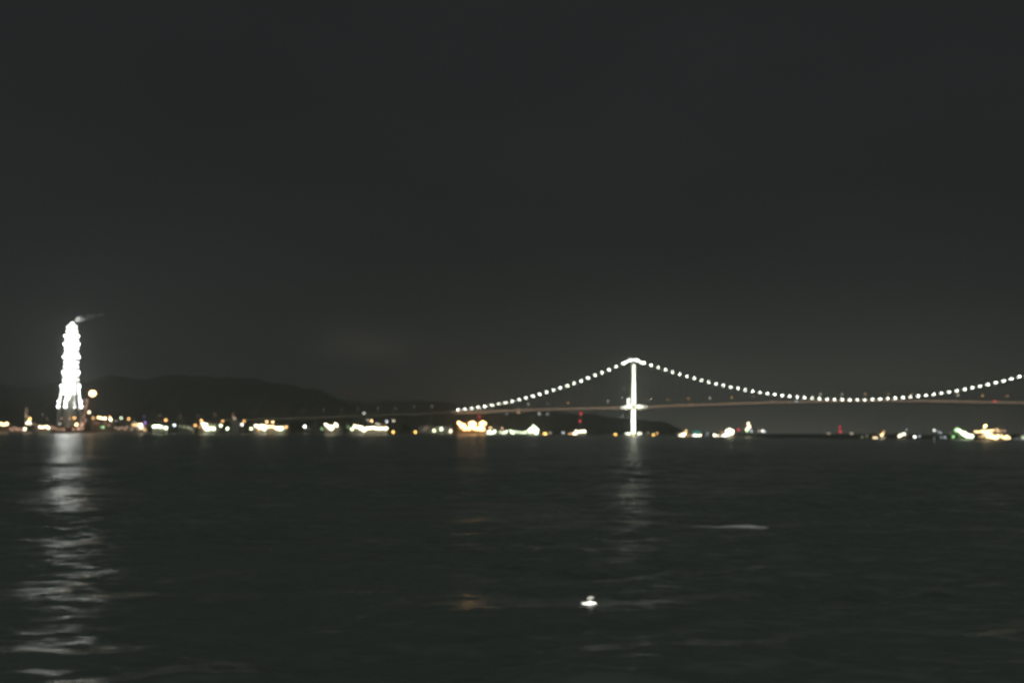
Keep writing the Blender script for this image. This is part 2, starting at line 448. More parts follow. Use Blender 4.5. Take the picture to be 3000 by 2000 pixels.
for s in near_s:
    x, y, z = cz(s)
    p = loc((x, y, z+.9))
    if proto is None:
        m = MB(); m.bulb(2.2); proto = m.build('cable_lamp', CL, bridge)
        o = proto
    else:
        o = proto.copy(); C.objects.link(o); o.parent = bridge
    o.location = p-CN*9; k_ = random.uniform(.86, 1.10); o.scale = (k_, k_, k_)
    farl.bulb(1.7, p+CN*9+CD*(3.4*max(0, s)/700), 1, 1)
tag(farl.build('cable_lamp', CL, bridge), kind='stuff')
# close string of lamps over the tower top
for k, (dpx, py) in enumerate([(-27,1063),(-20,1059),(-10,1056),(0,1054.5),(10,1056),(19,1060),(26,1063)]):
    p = at(1857+dpx, py, 1890); o = proto.copy(); C.objects.link(o); o.parent = bridge; o.location = p-BL; o.name = 'tower_top_lamp'
# floodlights of the tower (real spots in housings)
def spot(p, tgt, energy, ang_, col, soft=.5, blend=.6, parent=None, name='floodlight'):
    l = bpy.data.lights.new(name, 'SPOT'); l.energy = energy; l.spot_size = R(ang_); l.spot_blend = blend; l.shadow_soft_size = soft
    l.color = col; o = bpy.data.objects.new(name, l); C.objects.link(o)
    d = Vector(tgt)-Vector(p); o.rotation_euler = d.to_track_quat('-Z', 'Y').to_euler()
    if parent: o.parent = parent; o.location = Vector(p)-parent.location
    else: o.location = p
    return o
TC = (0.97, 1.0, 0.80)
for tb in (t0, t1):
    for a, b_ in ((-13, -22), (13, -22), (-13, 6), (13, 6)):
        p = tb+CD*a+CN*b_+Vector((0, 0, 4))
        spot(p, tb+CN*(-10 if b_ < 0 else 8)+Vector((0, 0, 48)), 1.8e5, 50, TC, parent=bridge)
        spot(p, tb+CN*(-10 if b_ < 0 else 8)+Vector((0, 0, 110)), 5.5e5, 34, TC, parent=bridge)
    for a in (-40, -26, 26, 40):
        p = tb+CD*a+CN*(-12)+Vector((0, 0, 61))
        spot(p, tb-CN*9+Vector((0, 0, 110)), 3.0e5, 60, TC, parent=bridge)
# lamps seen at the tower
def blamp(px, py, Y, col, b, size=4.5, name='tower_lamp', wide=1):
    lamp_glass(px, py, Y, col, b*.7, size, bridge, name, wide=wide)
for px, py, b_, sz in ((1842,1170,3,5),(1841,1176,3,5),(1841,1183,3,5),(1836,1269,2.5,4.5),(1843,1270,3,5),(1870,1270,3,5),(1877,1269,2.5,4.5),
                       (1822,1193,1.2,4),(1829,1192,2,4.5),(1836,1191,2.6,5),(1845,1190,3,6),(1868,1190,3,6),(1875,1189.5,2.6,5),(1883,1191,1.8,4.5),(1892,1191,1.0,4)):
    blamp(px, py, 1885, TC, b_, sz)
blamp(1856, 1275, 1872, AM, 2.2, 5)
for dz, b_ in ((1264,3),(1256,3),(1246,3),(1236,3),(1226,3),(1216,3),(1206,3)):
    blamp(1856, dz, 1884, TC, b_, 6.5, wide=1.5)
for py in range(1072, 1188, 9):
    blamp(1857.5, py, 1884, TC, 2.2+.006*(py-1060), 5.0 if py < 1120 else 6.2, wide=1.25)
# small dim lights under the deck and amber pier lights
for px, py, col, b_, lb in ((1803,1272,AM,2.2,'orange beacon on the water just left of the lit bridge tower'),(1914,1273.5,AM,2.2,'larger orange beacon on the water just right of the lit bridge tower'),
                            (1925,1268.5,OR,.8,'smaller dull orange beacon touching the right beacon by the bridge tower')):
    lone(px, py, col, b_, lb, name='beacon', cat='beacon', group='amber beacons at the waterline', Y=1860, base=-1)

# street lamps of the deck
sl_px = [(1404-24,1186.5,.10),(1434,1184,.10),(1490,1183,.09),(1548,1182,.55),(1604,1181,.12),(1664,1178.5,.35),(1723,1177,.08),(1782,1175,.40),
         (1901,1172,.16),(1956,1169.5,.16),(2017,1167,.5),(2080,1166,.45),(2143,1164,.5),(2207,1161,.2),(2270,1158.5,.08),(2336,1157,.16),(2403,1155.5,.5),(2467,1155,.4),(2535,1154.5,.4),
         (2603,1154,.28),(2671,1153,.45),(2739,1155,.1),(2807,1157,.75),(2878,1158,.6),(2951,1160,.4)]
proto_sl = None
for i, (px, py, b_) in enumerate(sl_px):
    # depth of the deck at this px
    u = (px-1500)/F; s = (u*1900-241)/(.989+.15*u); x, y = bp(s); q = at(px, py, y-HW*.95); zd = station(s)[2]
    n_left = 1855-px
    if n_left > 0:
        k = sum(1 for a in sl_px if px < a[0] < 1855); lb = f'amber street lamp on the bridge deck, {ORD[k]} to the left of the bridge tower'
    else:
        k = sum(1 for a in sl_px if 1855 < a[0] < px); lb = f'amber street lamp on the bridge deck, {ORD[k]} to the right of the bridge tower'
    e = empty('street_lamp', (q.x, q.y, zd+1.2), lb, 'street lamp', 'street lamps along the bridge deck')
    h = q.z-(zd+1.2)
    m = MB(); m.tube([(0, 1.2, -.2), (0, 1.2, h*.7), (0, .9, h+.6), (0, 0, h+.9)], [.16, .12, .1, .08], 6); m.box(-.25, .25, .95, 1.45, -.2, .5)
    m.build('pole', STEEL_G, e)
    col = random.choice([OR, TA, OR, (1, .62, .30)])
    m = MB(); m.bulb(1.9); o = m.build('lamp', em(col, 5.2*b_+.3), e); o.location = (0, 0, h)
    m = MB(); m.lathe([(.8, 0), (.6, .35), (.2, .5)], 8, (0, 0, h+.75)); m.build('lamp_hood', STEEL_G, e)
# lights moving along the deck
def deck_car(px, py, col, b_, size, label, lampname):
    u = (px-1500)/F; s = (u*1900-241)/(.989+.15*u); x, y = bp(s); zd = station(s)[2]+1.3
    p = at(px, py, y-6.5)
    e = empty('car', (p.x, p.y, zd), label, 'car', 'vehicles crossing the bridge')
    m = MB(); vs = []
    for k, (z, a0, a1, hw) in enumerate([(.35, -2.2, 2.2, .85), (.85, -2.25, 2.2, .88), (.95, -1.3, 1.7, .80), (1.45, -.8, 1.3, .68)]):
        vs += [(a0, -hw, z), (a1, -hw, z), (a1, hw, z), (a0, hw, z)]
    fs = [(0, 3, 2, 1), (12, 13, 14, 15)]
    for i in range(3):
        for k in range(4): fs.append((i*4+k, i*4+(k+1) % 4, i*4+4+(k+1) % 4, i*4+4+k))
    m.add(vs, fs); m.build('body', CLADG, e)
    for a in (-1.4, 1.4):
        for b2 in (-.85, .85):
            m = MB(); m.tube([(a, b2-.12, .35), (a, b2+.12, .35)], .34, 10); m.build('wheel', ROOFM, e)
    m = MB(); m.bulb(size*y/F, (0, -1, max(.9, p.z-zd)), 1, .5); m.build(lampname, em(col, b_*BRT), e)
deck_car(2913, 1179, RD, 1.3, 4.5, 'car with a bright red tail light near the right end of the bridge deck', 'tail_light')
deck_car(2333, 1178, (.45, 1, .95), .75, 4, 'vehicle with a pale turquoise lamp under the cable, mid bridge', 'headlight')
deck_car(2262, 1180, BR, .35, 4, 'car with a faint pinkish lamp, between tower and turquoise-lit vehicle', 'headlight')
deck_car(2024, 1187, OR, .25, 4, 'car with a dull orange lamp on the deck, nearest to the bridge tower', 'headlight')
deck_car(2618, 1173, WW, .9, 3, 'car with a warm white lamp hiding under the cable lamps, mid right', 'headlight')

# ------------------------------------------------------------------ approach viaduct
via = [(1338,1208.5,1955),(1250,1212,1930),(1150,1216,1885),(1050,1219.5,1825),(950,1223,1765),(850,1226,1715),(750,1229,1670),(650,1231.5,1640),(550,1233.5,1615),(440,1235,1600),(330,1237,1592)]
P0 = at(1338, 1208.5, 1955)
viad = empty('approach_viaduct', (P0.x, P0.y, 0), 'long concrete approach viaduct on piers running left from the suspension bridge', 'viaduct')
pts = [at(*v) for v in via]
dk = MB(); vs = []; fs = []; nrm = []
for i, p in enumerate(pts):
    d = (pts[min(i+1, len(pts)-1)]-pts[max(i-1, 0)]); d.z = 0; d.normalize(); n = Vector((-d.y, d.x, 0))
    if n.y < 0: n = -n
    nrm.append(n); q = p-viad.location; th_ = 2.4+.22*i
    for a, z in ((-7, 1.6), (-7.5, .2), (-4, -th_), (4, -th_), (7.5, .2), (7, 1.6), (6.6, .5), (-6.6, .5)): vs.append(q+n*a+Vector((0, 0, z)))
for i in range(len(pts)-1):
    for k in range(8): fs.append((i*8+k, i*8+(k+1) % 8, i*8+8+(k+1) % 8, i*8+8+k))
dk.add(vs, fs); dk.build('deck', CONCD, viad)
m_ = MB(); m_.tube([p-viad.location-n*7.7+Vector((0, 0, .9)) for p, n in zip(pts[:8], nrm[:8])], .38, 6); m_.build('deck_glow_strip', em((.84, .80, .58), .20), viad)  # added glowing strip imitating the dim lit band of the viaduct
def vpt(px):
    xs = [v[0] for v in via][::-1]; return at(px, float(np.interp(px, xs, [v[1] for v in via][::-1])), float(np.interp(px, xs, [v[2] for v in via][::-1])))
for px in (1318,1262,1200,1140,1078,1006,925,850,770,690,610,530,450,370):
    p = vpt(px)-viad.location; m = MB()
    m.box(p.x-1.7, p.x+1.7, p.y-3.2, p.y+3.2, -3, p.z-3.2); m.box(p.x-2.1, p.x+2.1, p.y-5.5, p.y+5.5, p.z-4.9, p.z-2.6)
    m.build('pier', CONCD, viad)
for k, (px, py, col, b_) in enumerate([(1320,1189,TA,.10),(1265,1190,TA,.45),(1212,1190.5,TA,.16),(1160,1196,TA,.16),(1107,1196,TA,.22),(1049,1198,BR,.13),(1001,1199,TA,.13),(948,1200,TA,.14),(890,1205,TA,.08),(835,1208,TA,.10),(745,1213,BR,.07),
                                      (683,1213,BR,.32),(630,1215,BR,.25),(580,1217,BR,.16),(530,1219,BR,.22),(470,1217,BR,.22)]):
    p = vpt(px); q = at(px, py, p.y-6.5)
    e = empty('street_lamp', (q.x, q.y, p.z+1.4), f'faint street lamp on the approach viaduct, {ORD[k]} going left from the bridge end', 'street lamp', 'street lamps along the approach viaduct')
    h = max(3, q.z-p.z-1.4)
    m = MB(); m.tube([(0, .9, -.3), (0, .9, h*.7), (0, .6, h+.6), (0, 0, h+.8)], [.16, .12, .1, .08], 6); m.box(-.25, .25, .65, 1.15, -.3, .4); m.build('pole', STEEL_G, e)
    m = MB(); m.bulb(2.1); o = m.build('lamp', em(col, 2.2*b_+.05), e); o.location = (0, 0, h)

# ------------------------------------------------------------------ lit lattice chimney
CY = 1590.0
cb = at(205, 1266, CY); chim = empty('lattice_chimney', (cb.x, CY, 1.5), 'tall tapering chimney tower covered in brilliant white lamps, on the left shore', 'chimney')
CX = cb.x
def clevel(py):                 # half spread of the legs (m) and height at a photo row
    hw = float(np.interp(py, [945,960,985,1010,1050,1100,1130,1160,1200,1268], [5.2,6.6,8.2,9.2,9.8,10.6,12.4,14.6,17.4,21]))
    cxp = float(np.interp(py, [945,985,1050,1130,1200,1268], [211,210,209,206,204,203]))
    p = at(cxp, py, CY); return hw, p
legdirs = [Vector((math.cos(a), math.sin(a), 0)) for a in (R(4), R(94), R(184), R(274))]
rowsC = [1268,1235,1200,1175,1150,1125,1100,1075,1050,1030,1010,990,970,955]
def cl(p): return p-chim.location
for d in legdirs:
    m = MB(); m.tube([cl(clevel(r)[1]+d*clevel(r)[0]) for r in rowsC], [1.5]+[1.1]*6+[.8]*7, 8); m.build('leg', STEEL_W, chim)
for i, r in enumerate(rowsC[1:]):
    hw, p = clevel(r); m = MB()
    for k in range(4): m.tube([cl(p+legdirs[k]*hw), cl(p+legdirs[(k+1) % 4]*hw)], .45, 5)
    m.tube([cl(p+legdirs[0]*hw), cl(p+legdirs[2]*hw)], .3, 5); m.tube([cl(p+legdirs[1]*hw), cl(p+legdirs[3]*hw)], .3, 5)
    m.build('ring_brace', STEEL_W, chim)
for i in range(1, len(rowsC)-1):
    h0, p0 = clevel(rowsC[i]); h1, p1 = clevel(rowsC[i+1]); m = MB()
    for k in range(4):
        a, b_ = legdirs[k], legdirs[(k+1) % 4]
        m.tube([cl(p0+a*h0), cl(p1+b_*h1)], .3, 5); m.tube([cl(p0+b_*h0), cl(p1+a*h1)], .3, 5)
    m.build('cross_brace', STEEL_W, chim)
m = MB(); pb, pt = clevel(1262)[1], clevel(946)[1]
m.tube([cl(pb.lerp(pt, k/12)) for k in range(13)], [4.2-.1*k for k in range(13)], 20)
m.tube([cl(pt)+Vector((0, 0, -1.5)), cl(pt)+Vector((0, 0, .6))], 3.4, 20)
m.build('flue', STEEL_W, chim)
m = MB(); m.lathe([(6, 0), (6.2, .3), (6.2, .9), (5.9, .9)], 20, cl(clevel(965)[1])); m.build('platform', STEEL_W, chim)
CW = (0.98, 1.0, 0.94)
EMC = em(CW, 11.0); EMC2 = em(CW, 12.0)
def clamp_(p, d, name, mt=EMC, wide=1):
    m = MB(); m.bulb(d, (0, 0, 0), wide, wide); o = m.build(name, mt, chim); o.location = cl(p); return o
# strings of lamps on every leg
for r in list(np.arange(1193, 1128, -6.5))+list(np.arange(1126, 955, -13)):
    hw, p = clevel(r)
    for d in legdirs: clamp_(p+d*(hw+.4), 2.7, 'leg_lamp')
# rings of larger floodlights at the stages: they make the scalloped outline
for r in (1190,1176,1131,1090,1045,1008,984):
    hw, p = clevel(r)
    for d in legdirs: clamp_(p+d*(hw+1.9), 4.3, 'stage_floodlight', EMC2)
# lamps along the braces between legs
for r in np.arange(1152, 962, -10.5):
    hw, p = clevel(r)
    for k in (0, 1, 2, 3):
        a, b_ = legdirs[k], legdirs[(k+1) % 4]
        if k in (2, 3):
            for f_ in (.36, .64): clamp_(p+a.lerp(b_, f_)*hw*1.02, 2.6, 'brace_lamp')
for r in np.arange(1166, 950, -9.0):
    hw, p = clevel(r); clamp_(p+Vector((0, -4.6, 0)), 3.0, 'flue_lamp')
for dx, py in ((-3, 951), (0, 947), (3, 950)): clamp_(at(211+dx, py, CY-4), 2.4, 'top_lamp', em(CW, 16))

spot(at(214, 948, CY-5), at(252, 930, CY+3), 4.5e4, 80, CW, parent=chim)  # extra spot, added to brighten the smoke plume
# flare stack right of the chimney
p = at(271, 1153, 1560); fl = empty('flare_stack', (p.x, 1560, 1.5), 'slim flare stack topped by a large round orange-white flame, right of the lit chimney', 'flare stack')
m = MB(); q = p-fl.location
m.tube([(0, 0, 0), (0, 0, q.z-4)], [1.0, .6], 8)
for a in range(3):
    d = Vector((math.cos(a*2.094+.3), math.sin(a*2.094+.3), 0)); m.tube([d*6, d*1.4+Vector((0, 0, q.z-6))], .2, 5)
for k in range(7):
    z = (q.z-8)*k/7; rr_ = 6-4.4*k/7; pp = [Vector((math.cos(a*2.094+.3)*rr_, math.sin(a*2.094+.3)*rr_, z)) for a in range(3)]
    for a in range(3): m.tube([pp[a], pp[(a+1) % 3]], .12, 4)
m.build('stack', STEEL_R, fl)
m = MB(); m.lathe([(1.4, -4.2), (4.0, -2.6), (5.4, 0), (4.9, 2.4), (3.2, 4.2), (1.0, 5.2)], 12, q, 1.0, 1)
m.build('flame', em((1.0, .62, .30), 9.0), fl, smooth=True)

# ------------------------------------------------------------------ hosts: buildings, columns, ships with their own lamps
def building(px0, px1, ytop, label, lamps, m_w=CLAD, Y=None, dep=26, cat='building', name='shore_building', roof='flat', wins=4, dY=40, group=None):
    pc = (px0+px1)/2; Y = Y or shore(pc)+dY
    A, B = at(px0, 1260, Y), at(px1, 1260, Y); top = at(pc, ytop, Y).z; x = (A.x+B.x)/2; hw = (B.x-A.x)/2; z0 = gz(pc, Y)-1.2
    h = max(4.5, top-z0)
    e = empty(name, (x, Y, z0), label, cat, group)
    m = MB(); m.box(-hw, hw, 0, dep, 0, h); m.build('wall', m_w, e)
    m = MB()
    if roof == 'gable':
        rh = hw*.22+1
        vs = [(-hw-.4, -.4, h), (hw+.4, -.4, h), (hw+.4, dep+.4, h), (-hw-.4, dep+.4, h), (0, -.4, h+rh), (0, dep+.4, h+rh)]
        m.add([(a, b_, c+.004) for a, b_, c in vs], [(0, 3, 2, 1), (0, 1, 4), (2, 3, 5), (1, 2, 5, 4), (3, 0, 4, 5)])
    else:
        m.box(-hw-.3, hw+.3, -.3, dep+.3, h+.004, h+.7)
        m.box(-hw*.4, -hw*.1, dep*.3, dep*.6, h+.7, h+2.2)
    m.build('roof', ROOFM, e)
    for k in range(wins):
        xc = -hw+(k+.5)*2*hw/wins; ww = min(1.6, hw/wins*.5)
        m = MB(); m.box(xc-ww, xc+ww, -.12, .0, h*.5, h*.5+1.5); m.build('window', GLASS, e)
    m = MB(); m.box(hw*.55-1.6, hw*.55+1.6, -.15, .0, 0.2, min(4.2, h*.45)); m.build('door', STEEL_G, e)
    for (px, py, col, b_, *sz) in lamps:
        s_ = sz[0] if sz else 4.8
        yy = Y-1.6
        o, p, d = lamp_glass(px, py, yy, col, b_, s_, e, 'floodlight')
        q = p-e.location; m = MB()
        if q.z > h-1.5: m.tube([(q.x, .3, h-1), (q.x, .3, q.z)], .14, 5); m.tube([(q.x, .3, q.z), (q.x, q.y, q.z)], .1, 5)
        else: m.tube([(q.x, .1, q.z), (q.x, q.y, q.z)], .12, 5); m.tube([(q.x, -.05, q.z-1), (q.x, q.y, q.z)], .1, 5)
        m.build('bracket', STEEL_G, e)
    return e
def column(px, py_top, wpx, label, lamps, m_w=STEEL_R, Y=None, dY=60, name='distillation_column', cat='process column', group=None, rings=5):
    Y = Y or shore(px)+dY; p = at(px, py_top, Y); z0 = gz(px, Y)-.5; r = wpx/2*Y/F; h = p.z-z0
    e = empty(name, (p.x, Y, z0), label, cat, group)
    m = MB(); m.lathe([(r*1.15, 0), (r*1.1, h*.06), (r, h*.08), (r, h*.95), (r*.6, h*.99), (r*.2, h)], 14); m.build('shell', m_w, e)
    for k in range(rings):
        z = h*(.2+.75*k/max(1, rings-1)); m = MB(); m.lathe([(r+1.2, z), (r+1.2, z+.25)], 14)
        for a in range(10):
            t_ = a*PI/5; m.tube([(math.cos(t_)*(r+1.1), math.sin(t_)*(r+1.1), z), (math.cos(t_)*(r+1.1), math.sin(t_)*(r+1.1), z+1.2)], .05, 4)
        m.build('platform', STEEL_G, e)
    m = MB(); m.tube([(r+.5, -.6, 0), (r+.5, -.6, h)], .12, 4); m.tube([(r+1, -.6, 0), (r+1, -.6, h)], .12, 4); m.build('ladder', STEEL_G, e)
    for (px_, py_, col, b_, *sz) in lamps:
        o, q, d = lamp_glass(px_, py_, Y-r-1.6, col, b_, sz[0] if sz else 4.8, e, 'floodlight')
        q = q-e.location; m = MB(); m.tube([(max(-r, min(r, q.x)), -r*.5, q.z), (q.x, q.y, q.z)], .1, 5); m.build('bracket', STEEL_G, e)
    return e
def tank(px, ytop, wpx, label, lamps=(), Y=None, dY=90, m_w=CLAD):
    Y = Y or shore(px)+dY; p = at(px, ytop, Y); z0 = gz(px, Y)-.5; r = wpx/2*Y/F; h = max(5, p.z-z0)
    e = empty('storage_tank', (p.x, Y, z0), label, 'storage tank', 'storage tanks of the refinery')
    m = MB(); m.lathe([(r, 0), (r, h*.9)], 28); m.build('shell', m_w, e)
    m = MB(); m.lathe([(r+.15, h*.9), (r*.6, h*.97), (r*.1, h)], 28); m.build('roof', CLADG, e)
    m = MB()
    for k in range(14):
        a = -PI*.9+k*.09; m.box(math.cos(a)*(r+.6)-.4, math.cos(a)*(r+.6)+.4, math.sin(a)*(r+.6)-.4, math.sin(a)*(r+.6)+.4, h*.9*k/14, h*.9*k/14+.2)
    m.build('stair', STEEL_G, e)
    for (px_, py_, col, b_, *sz) in lamps:
        o, q, d = lamp_glass(px_, py_, Y-r-2, col, b_, sz[0] if sz else 4.8, e, 'floodlight')
        q = q-e.location; m = MB(); m.tube([(q.x, q.y+.4, 0), (q.x, q.y+.4, q.z)], .14, 5); m.build('lamp_pole', STEEL_G, e)
    return e

# refinery round the chimney (left)
building(-18, 34, 1252, 'low brown plant building with two big orange-white floodlights, at the left edge', [(4,1241,OW,3.2,6.5),(20,1241,OW,3.2,6.5),(12,1244,OW,2.5,5.5),(30,1255,BR,.3)], CLADB)
column(78, 1192, 6, 'thin dim brown process column, farthest left on the shore', [(77,1197,BR,.10),(78,1203,BR,.12),(75,1212,BR,.14),(78,1219,TA,.28),(88,1226,OR,2.6,5.5),(85,1234,WW,2.4,5.5),(79,1239,WW,2.4,5),(88,1240,WW,2.2,5)])
lone(73, 1256, WW, 3.0, 'warm white lamp at the waterline under the leftmost brown column', size=5.5)
building(100, 152, 1247, 'low shed with a merged row of warm white floodlights, left of the chimney', [(116,1250,WW,2.6,5),(121,1251,WW,2.4,5),(127,1251,WW,2.5,5),(133,1249,OW,2.2,5),(139,1250,WW,2.8,5.5),(142,1254,WW,2.4,5),(152,1251,BR,.4),(105,1244,BR,.15),(98,1240,BR,.15)], CLADB)
tank(34, 1249, 40, 'wide brownish storage tank at the left edge behind the plant building', (), m_w=CLADB)
lone(125, 1213, BW, .10, 'very faint grey lamp high above the shed left of the chimney')
lone(175, 1241, TA, .55, 'pinkish white lamp just left of the chimney foot', size=4.5)
lone(180, 1225, BR, .28, 'dim brown lamp above the pinkish white one, left of the chimney foot')
lone(139, 1227, BR, .10, 'very dim brown lamp midway between the leftmost column and the chimney')
building(192, 243, 1252, 'brown lit pump house directly beneath the white chimney', [(204,1225,OR,.55,4.5),(218,1224,OR,2.0,5),(224,1243,OW,3.0,7),(199,1247,BR,.2),(238,1245,BR,.55,6),(243,1241,BR,.4,6),(230,1255,BR,.45,7),(215,1257,BR,.3,6),(241,1254,BR,.35,6)], CLADB, Y=1552)
column(253, 1166, 8, 'brown process column beside the chimney, under the flare flame', [(255,1172,BR,.26,6),(254,1181,BR,.18,6),(252,1190,BR,.26,6),(250,1200,BR,.16,5),(261,1207,WW,2.2,5),(247,1212,BR,.16,6),(244,1222,BR,.2,6),(250,1232,BR,.22,6),(238,1234,BR,.2,6)])
building(268, 330, 1236, 'long brown plant hall with orange-white roof lamps, right of the flare stack', [(273,1224,OR,1.5,5),(288,1222,OW,2.4,5.5),(294,1223,OW,2.6,5.5),(300,1225,OW,2.8,5.5),(308,1225,WW,3,5.5),(321,1221,OR,1.4,4.5),(323,1226,WW,2.3,5),(325,1230,WW,2.5,5),(286,1239,BR,.16),(308,1237,BR,.2),(318,1245,BR,.2),(277,1236,BR,.2)], CLADB)
lone(355, 1224, GW, 1.6, 'pale greenish white lamp, between the plant hall and an orange lamp', size=4.6)
lone(377, 1226.5, OR, 1.9, 'round orange lamp right of the pale greenish one, above the tan pipe yard', size=4.8)
lone(303, 1251, GG, 1.0, 'small green lamp near the water below the plant hall', size=4.6)
lone(296, 1251, GG, .3, 'faint green lamp touching the small green lamp below the plant hall', size=4)
tank(346, 1240, 34, 'tan lit storage tank with dim lamps right of the plant hall', [(340,1233,TA,.3),(350,1236,TA,.34),(345,1241,TA,.24),(356,1240,TA,.2),(338,1242,TA,.2)])
building(380, 430, 1240, 'tan pipe yard building with one strong warm white floodlight', [(390,1244,OW,.9,5.5),(397,1244,OW,1.1,5.5),(404,1243,OW,1.2,5.5),(412,1245,WW,3.4,7.5),(414,1251,WW,2.2,6),(421,1257,OW,.8,5.5),(425,1260,OW,.5,5),(401,1251,TA,.25,6),(385,1256,TA,.2,6),(409,1256,TA,.35,6),(395,1235,TA,.2)], CLADB)
lone(425, 1237.5, PU, .9, 'small violet lamp above the strong warm white floodlight', size=4.6)
lone(422, 1220, PU, .12, 'very faint violet-grey lamp high above the violet one')
building(446, 492, 1249, 'low quay shed lit by green-white floodlights, right of the violet lamp', [(449,1249,GW,2.6,5),(454,1248,GW,3,5.5),(460,1248,GW,3,5.5),(466,1248,GW,3,5.5),(471,1250,GW,2.6,5),(486,1253,GW,3.4,6.5),(476,1250,GW,1.2,4)], CLAD)
lone(486, 1230, OR, 2.0, 'orange lamp above the green-white quay shed', size=5)
lone(511, 1245, BW, 2.4, 'solitary bluish white lamp right of the green-white quay shed', size=5)
building(38, 70, 1256, 'added low brown shed with dull reddish glow lamps, right of the two big orange-white floodlights', [(42,1252,BR,.22,6),(50,1257,BR,.3,7),(58,1255,BR,.2,6),(64,1259,BR,.3,6),(36,1259,BR,.25,6)], CLADB, dY=30)  # this and the next three sheds are added, dim lamps filling in shore glow
building(156, 190, 1255, 'added low brown shed with dull glow lamps, between the floodlit row and the chimney foot', [(160,1253,BR,.3,5),(168,1257,BR,.22,6),(178,1256,BR,.2,6),(187,1258,BR,.28,6)], CLADB, dY=25)
building(334, 374, 1251, 'added low tan shed with dull glow lamps, under the pale greenish and orange pair of lamps', [(338,1252,BR,.2,6),(348,1255,TA,.2,6),(357,1252,BR,.2,6),(366,1256,BR,.26,6),(372,1250,TA,.16,6)], CLADB, dY=25)
building(522, 562, 1250, 'added low dark quay shed with dull olive glow lamps, between the bluish white and orange lamps', [(528,1248,GY,.12,6),(540,1250,GY,.14,7),(552,1252,GY,.18,7),(560,1256,GY,.16,6)], CLADG, dY=25)
# centre-left town
lone(572, 1245, OR, 1.9, 'orange lamp at the left of the tall cluster of town lights', size=5)
building(588, 632, 1240, 'quay building with big merged yellow-white floodlights, first large cluster right of the bluish lamp', [(590,1232,OR,2.2,5.2),(593,1240,WW,2.4,6),(598,1245,WW,3.4,6.5),(603,1243,WW,3.2,6),(600,1252,WW,3,6),(606,1256,GW,3.4,6.5),(613,1255,GW,3.2,6),(625,1255,GW,3.4,6.5),(617,1253,GW,1.6,5),(585,1250,OR,.6,5)], CLAD)
lone(647, 1246, GW, 2.8, 'green-white lamp right of the first large cluster, under an orange one', size=5.4)
lone(652, 1233, OR, 1.6, 'orange lamp above the green-white lamp in the town', size=4.6)
lone(666, 1255, GW, 2.8, 'low green-white lamp at the water, right of the orange-over-green pair', size=5.6)
building(675, 700, 1228, 'dim tan block of flats in the town with faint lamps on its roof', [(688,1226,TA,.24,6),(684,1222,BR,.2,6)], CLADG, dY=60)
lone(709, 1243, WH, 2.4, 'round white lamp in the town, beside an orange one on its upper right', size=5)
lone(715, 1233.5, OR, 1.5, 'orange lamp on the upper right of the round white town lamp', size=4.8)
building(744, 838, 1246, 'long warehouse under a bank of merged yellow-white floodlights, second large cluster', [(736,1255,GY,2.4,5.6),(749,1246,WW,3,5.5),(755,1247,WW,3,5.5),(760,1252,WW,3,6),(767,1246,WW,3.2,6),(771,1253,WW,3.4,6.5),(777,1248,WW,3.2,6),(775,1257,GW,2.6,5.5),(784,1250,OW,2.8,5.5),(792,1249,OW,2.4,5.5),(800,1249,OW,2.8,5.5),(808,1253,WW,2.8,5.5),(815,1255,WW,3.2,6),(822,1255,GW,3.4,6.5),(826,1254,GW,3,6),(758,1260,OR,.5,6)], CLAD)
lone(782, 1235, OW, 2.0, 'orange-white lamp above the warehouse, left one of two side by side', size=5)
lone(799, 1235.5, OW, 2.2, 'orange-white lamp above the warehouse, right one of two side by side', size=5.2)
lone(838.5, 1250, OR, 2.0, 'orange lamp at the right end of the long warehouse', size=4.8)
lone(893, 1248.5, WH, 3.2, 'lone round white lamp right of the dark trees, under the viaduct', size=5.8)
lone(891, 1256, TA, .22, 'dim grey lamp directly under the lone round white lamp')
lone(905, 1254, TA, .18, 'dim grey lamp lower right of the lone round white lamp')
lone(943, 1255, GG, .45, 'dull green lamp between two viaduct piers', size=5)
building(950, 992, 1250, 'kiosk-like quay hut with a V of yellow-white floodlights under the viaduct', [(954,1243,WW,2.6,5.5),(960,1247,WW,2.8,5.5),(966,1252,WW,3,6),(972,1255,WW,3,6),(977,1248,WW,2.6,5),(983,1242,WW,2.8,5.5),(987,1246,WW,2.6,5.5),(970,1248,WW,2.4,5)], CLAD, wins=2)
building(1026, 1136, 1251, 'very long low terminal lit end to end by a continuous bar of yellow-white light', [(1031,1256,GY,2.6,5),(1039,1247,WW,2.8,5.5),(1045,1250,WW,2.6,5),(1052,1249,WW,3,5.5),(1059,1251,WW,3,5.5),(1063,1256,WW,3,6),(1066,1261,WW,2.8,5.5),(1072,1254,WW,3,5.5),(1080,1253,WW,3,5.5),(1088,1252,WW,3,6),(1096,1252,WW,3,5.5),(1103,1254,WW,3,5.5),(1111,1255,WW,3,5.5),(1118,1254,WW,3,5.5),(1126,1255,WW,3,5.5),(1132,1254,WW,3,6),(1056,1255,WW,2.5,5),(1020,1250,GG,.18,7)], CLAD)
lone(1066, 1210, WH, .8, 'single small white lamp high at the viaduct above the long terminal', size=4.2, dY=25)
lone(1077, 1230, TA, .4, 'small grey lamp upper left of the orange-yellow one over the terminal', size=4.4)
lone(1089, 1232.5, OW, 2.0, 'orange-yellow lamp above the middle of the long terminal', size=5)
lone(1104, 1241, TA, .75, 'pale grey lamp just above the long terminal, left of a touching pair', size=4.6)
lone(1112, 1243.5, TA, .6, 'pale grey lamp just above the long terminal, right of a touching pair', size=4.2)
lone(1126, 1246, OR, .4, 'dull orange lamp over the right end of the long terminal', size=4)
lone(1133, 1234, BW, 1.2, 'bluish white lamp above the right end of the long terminal', size=4.6)
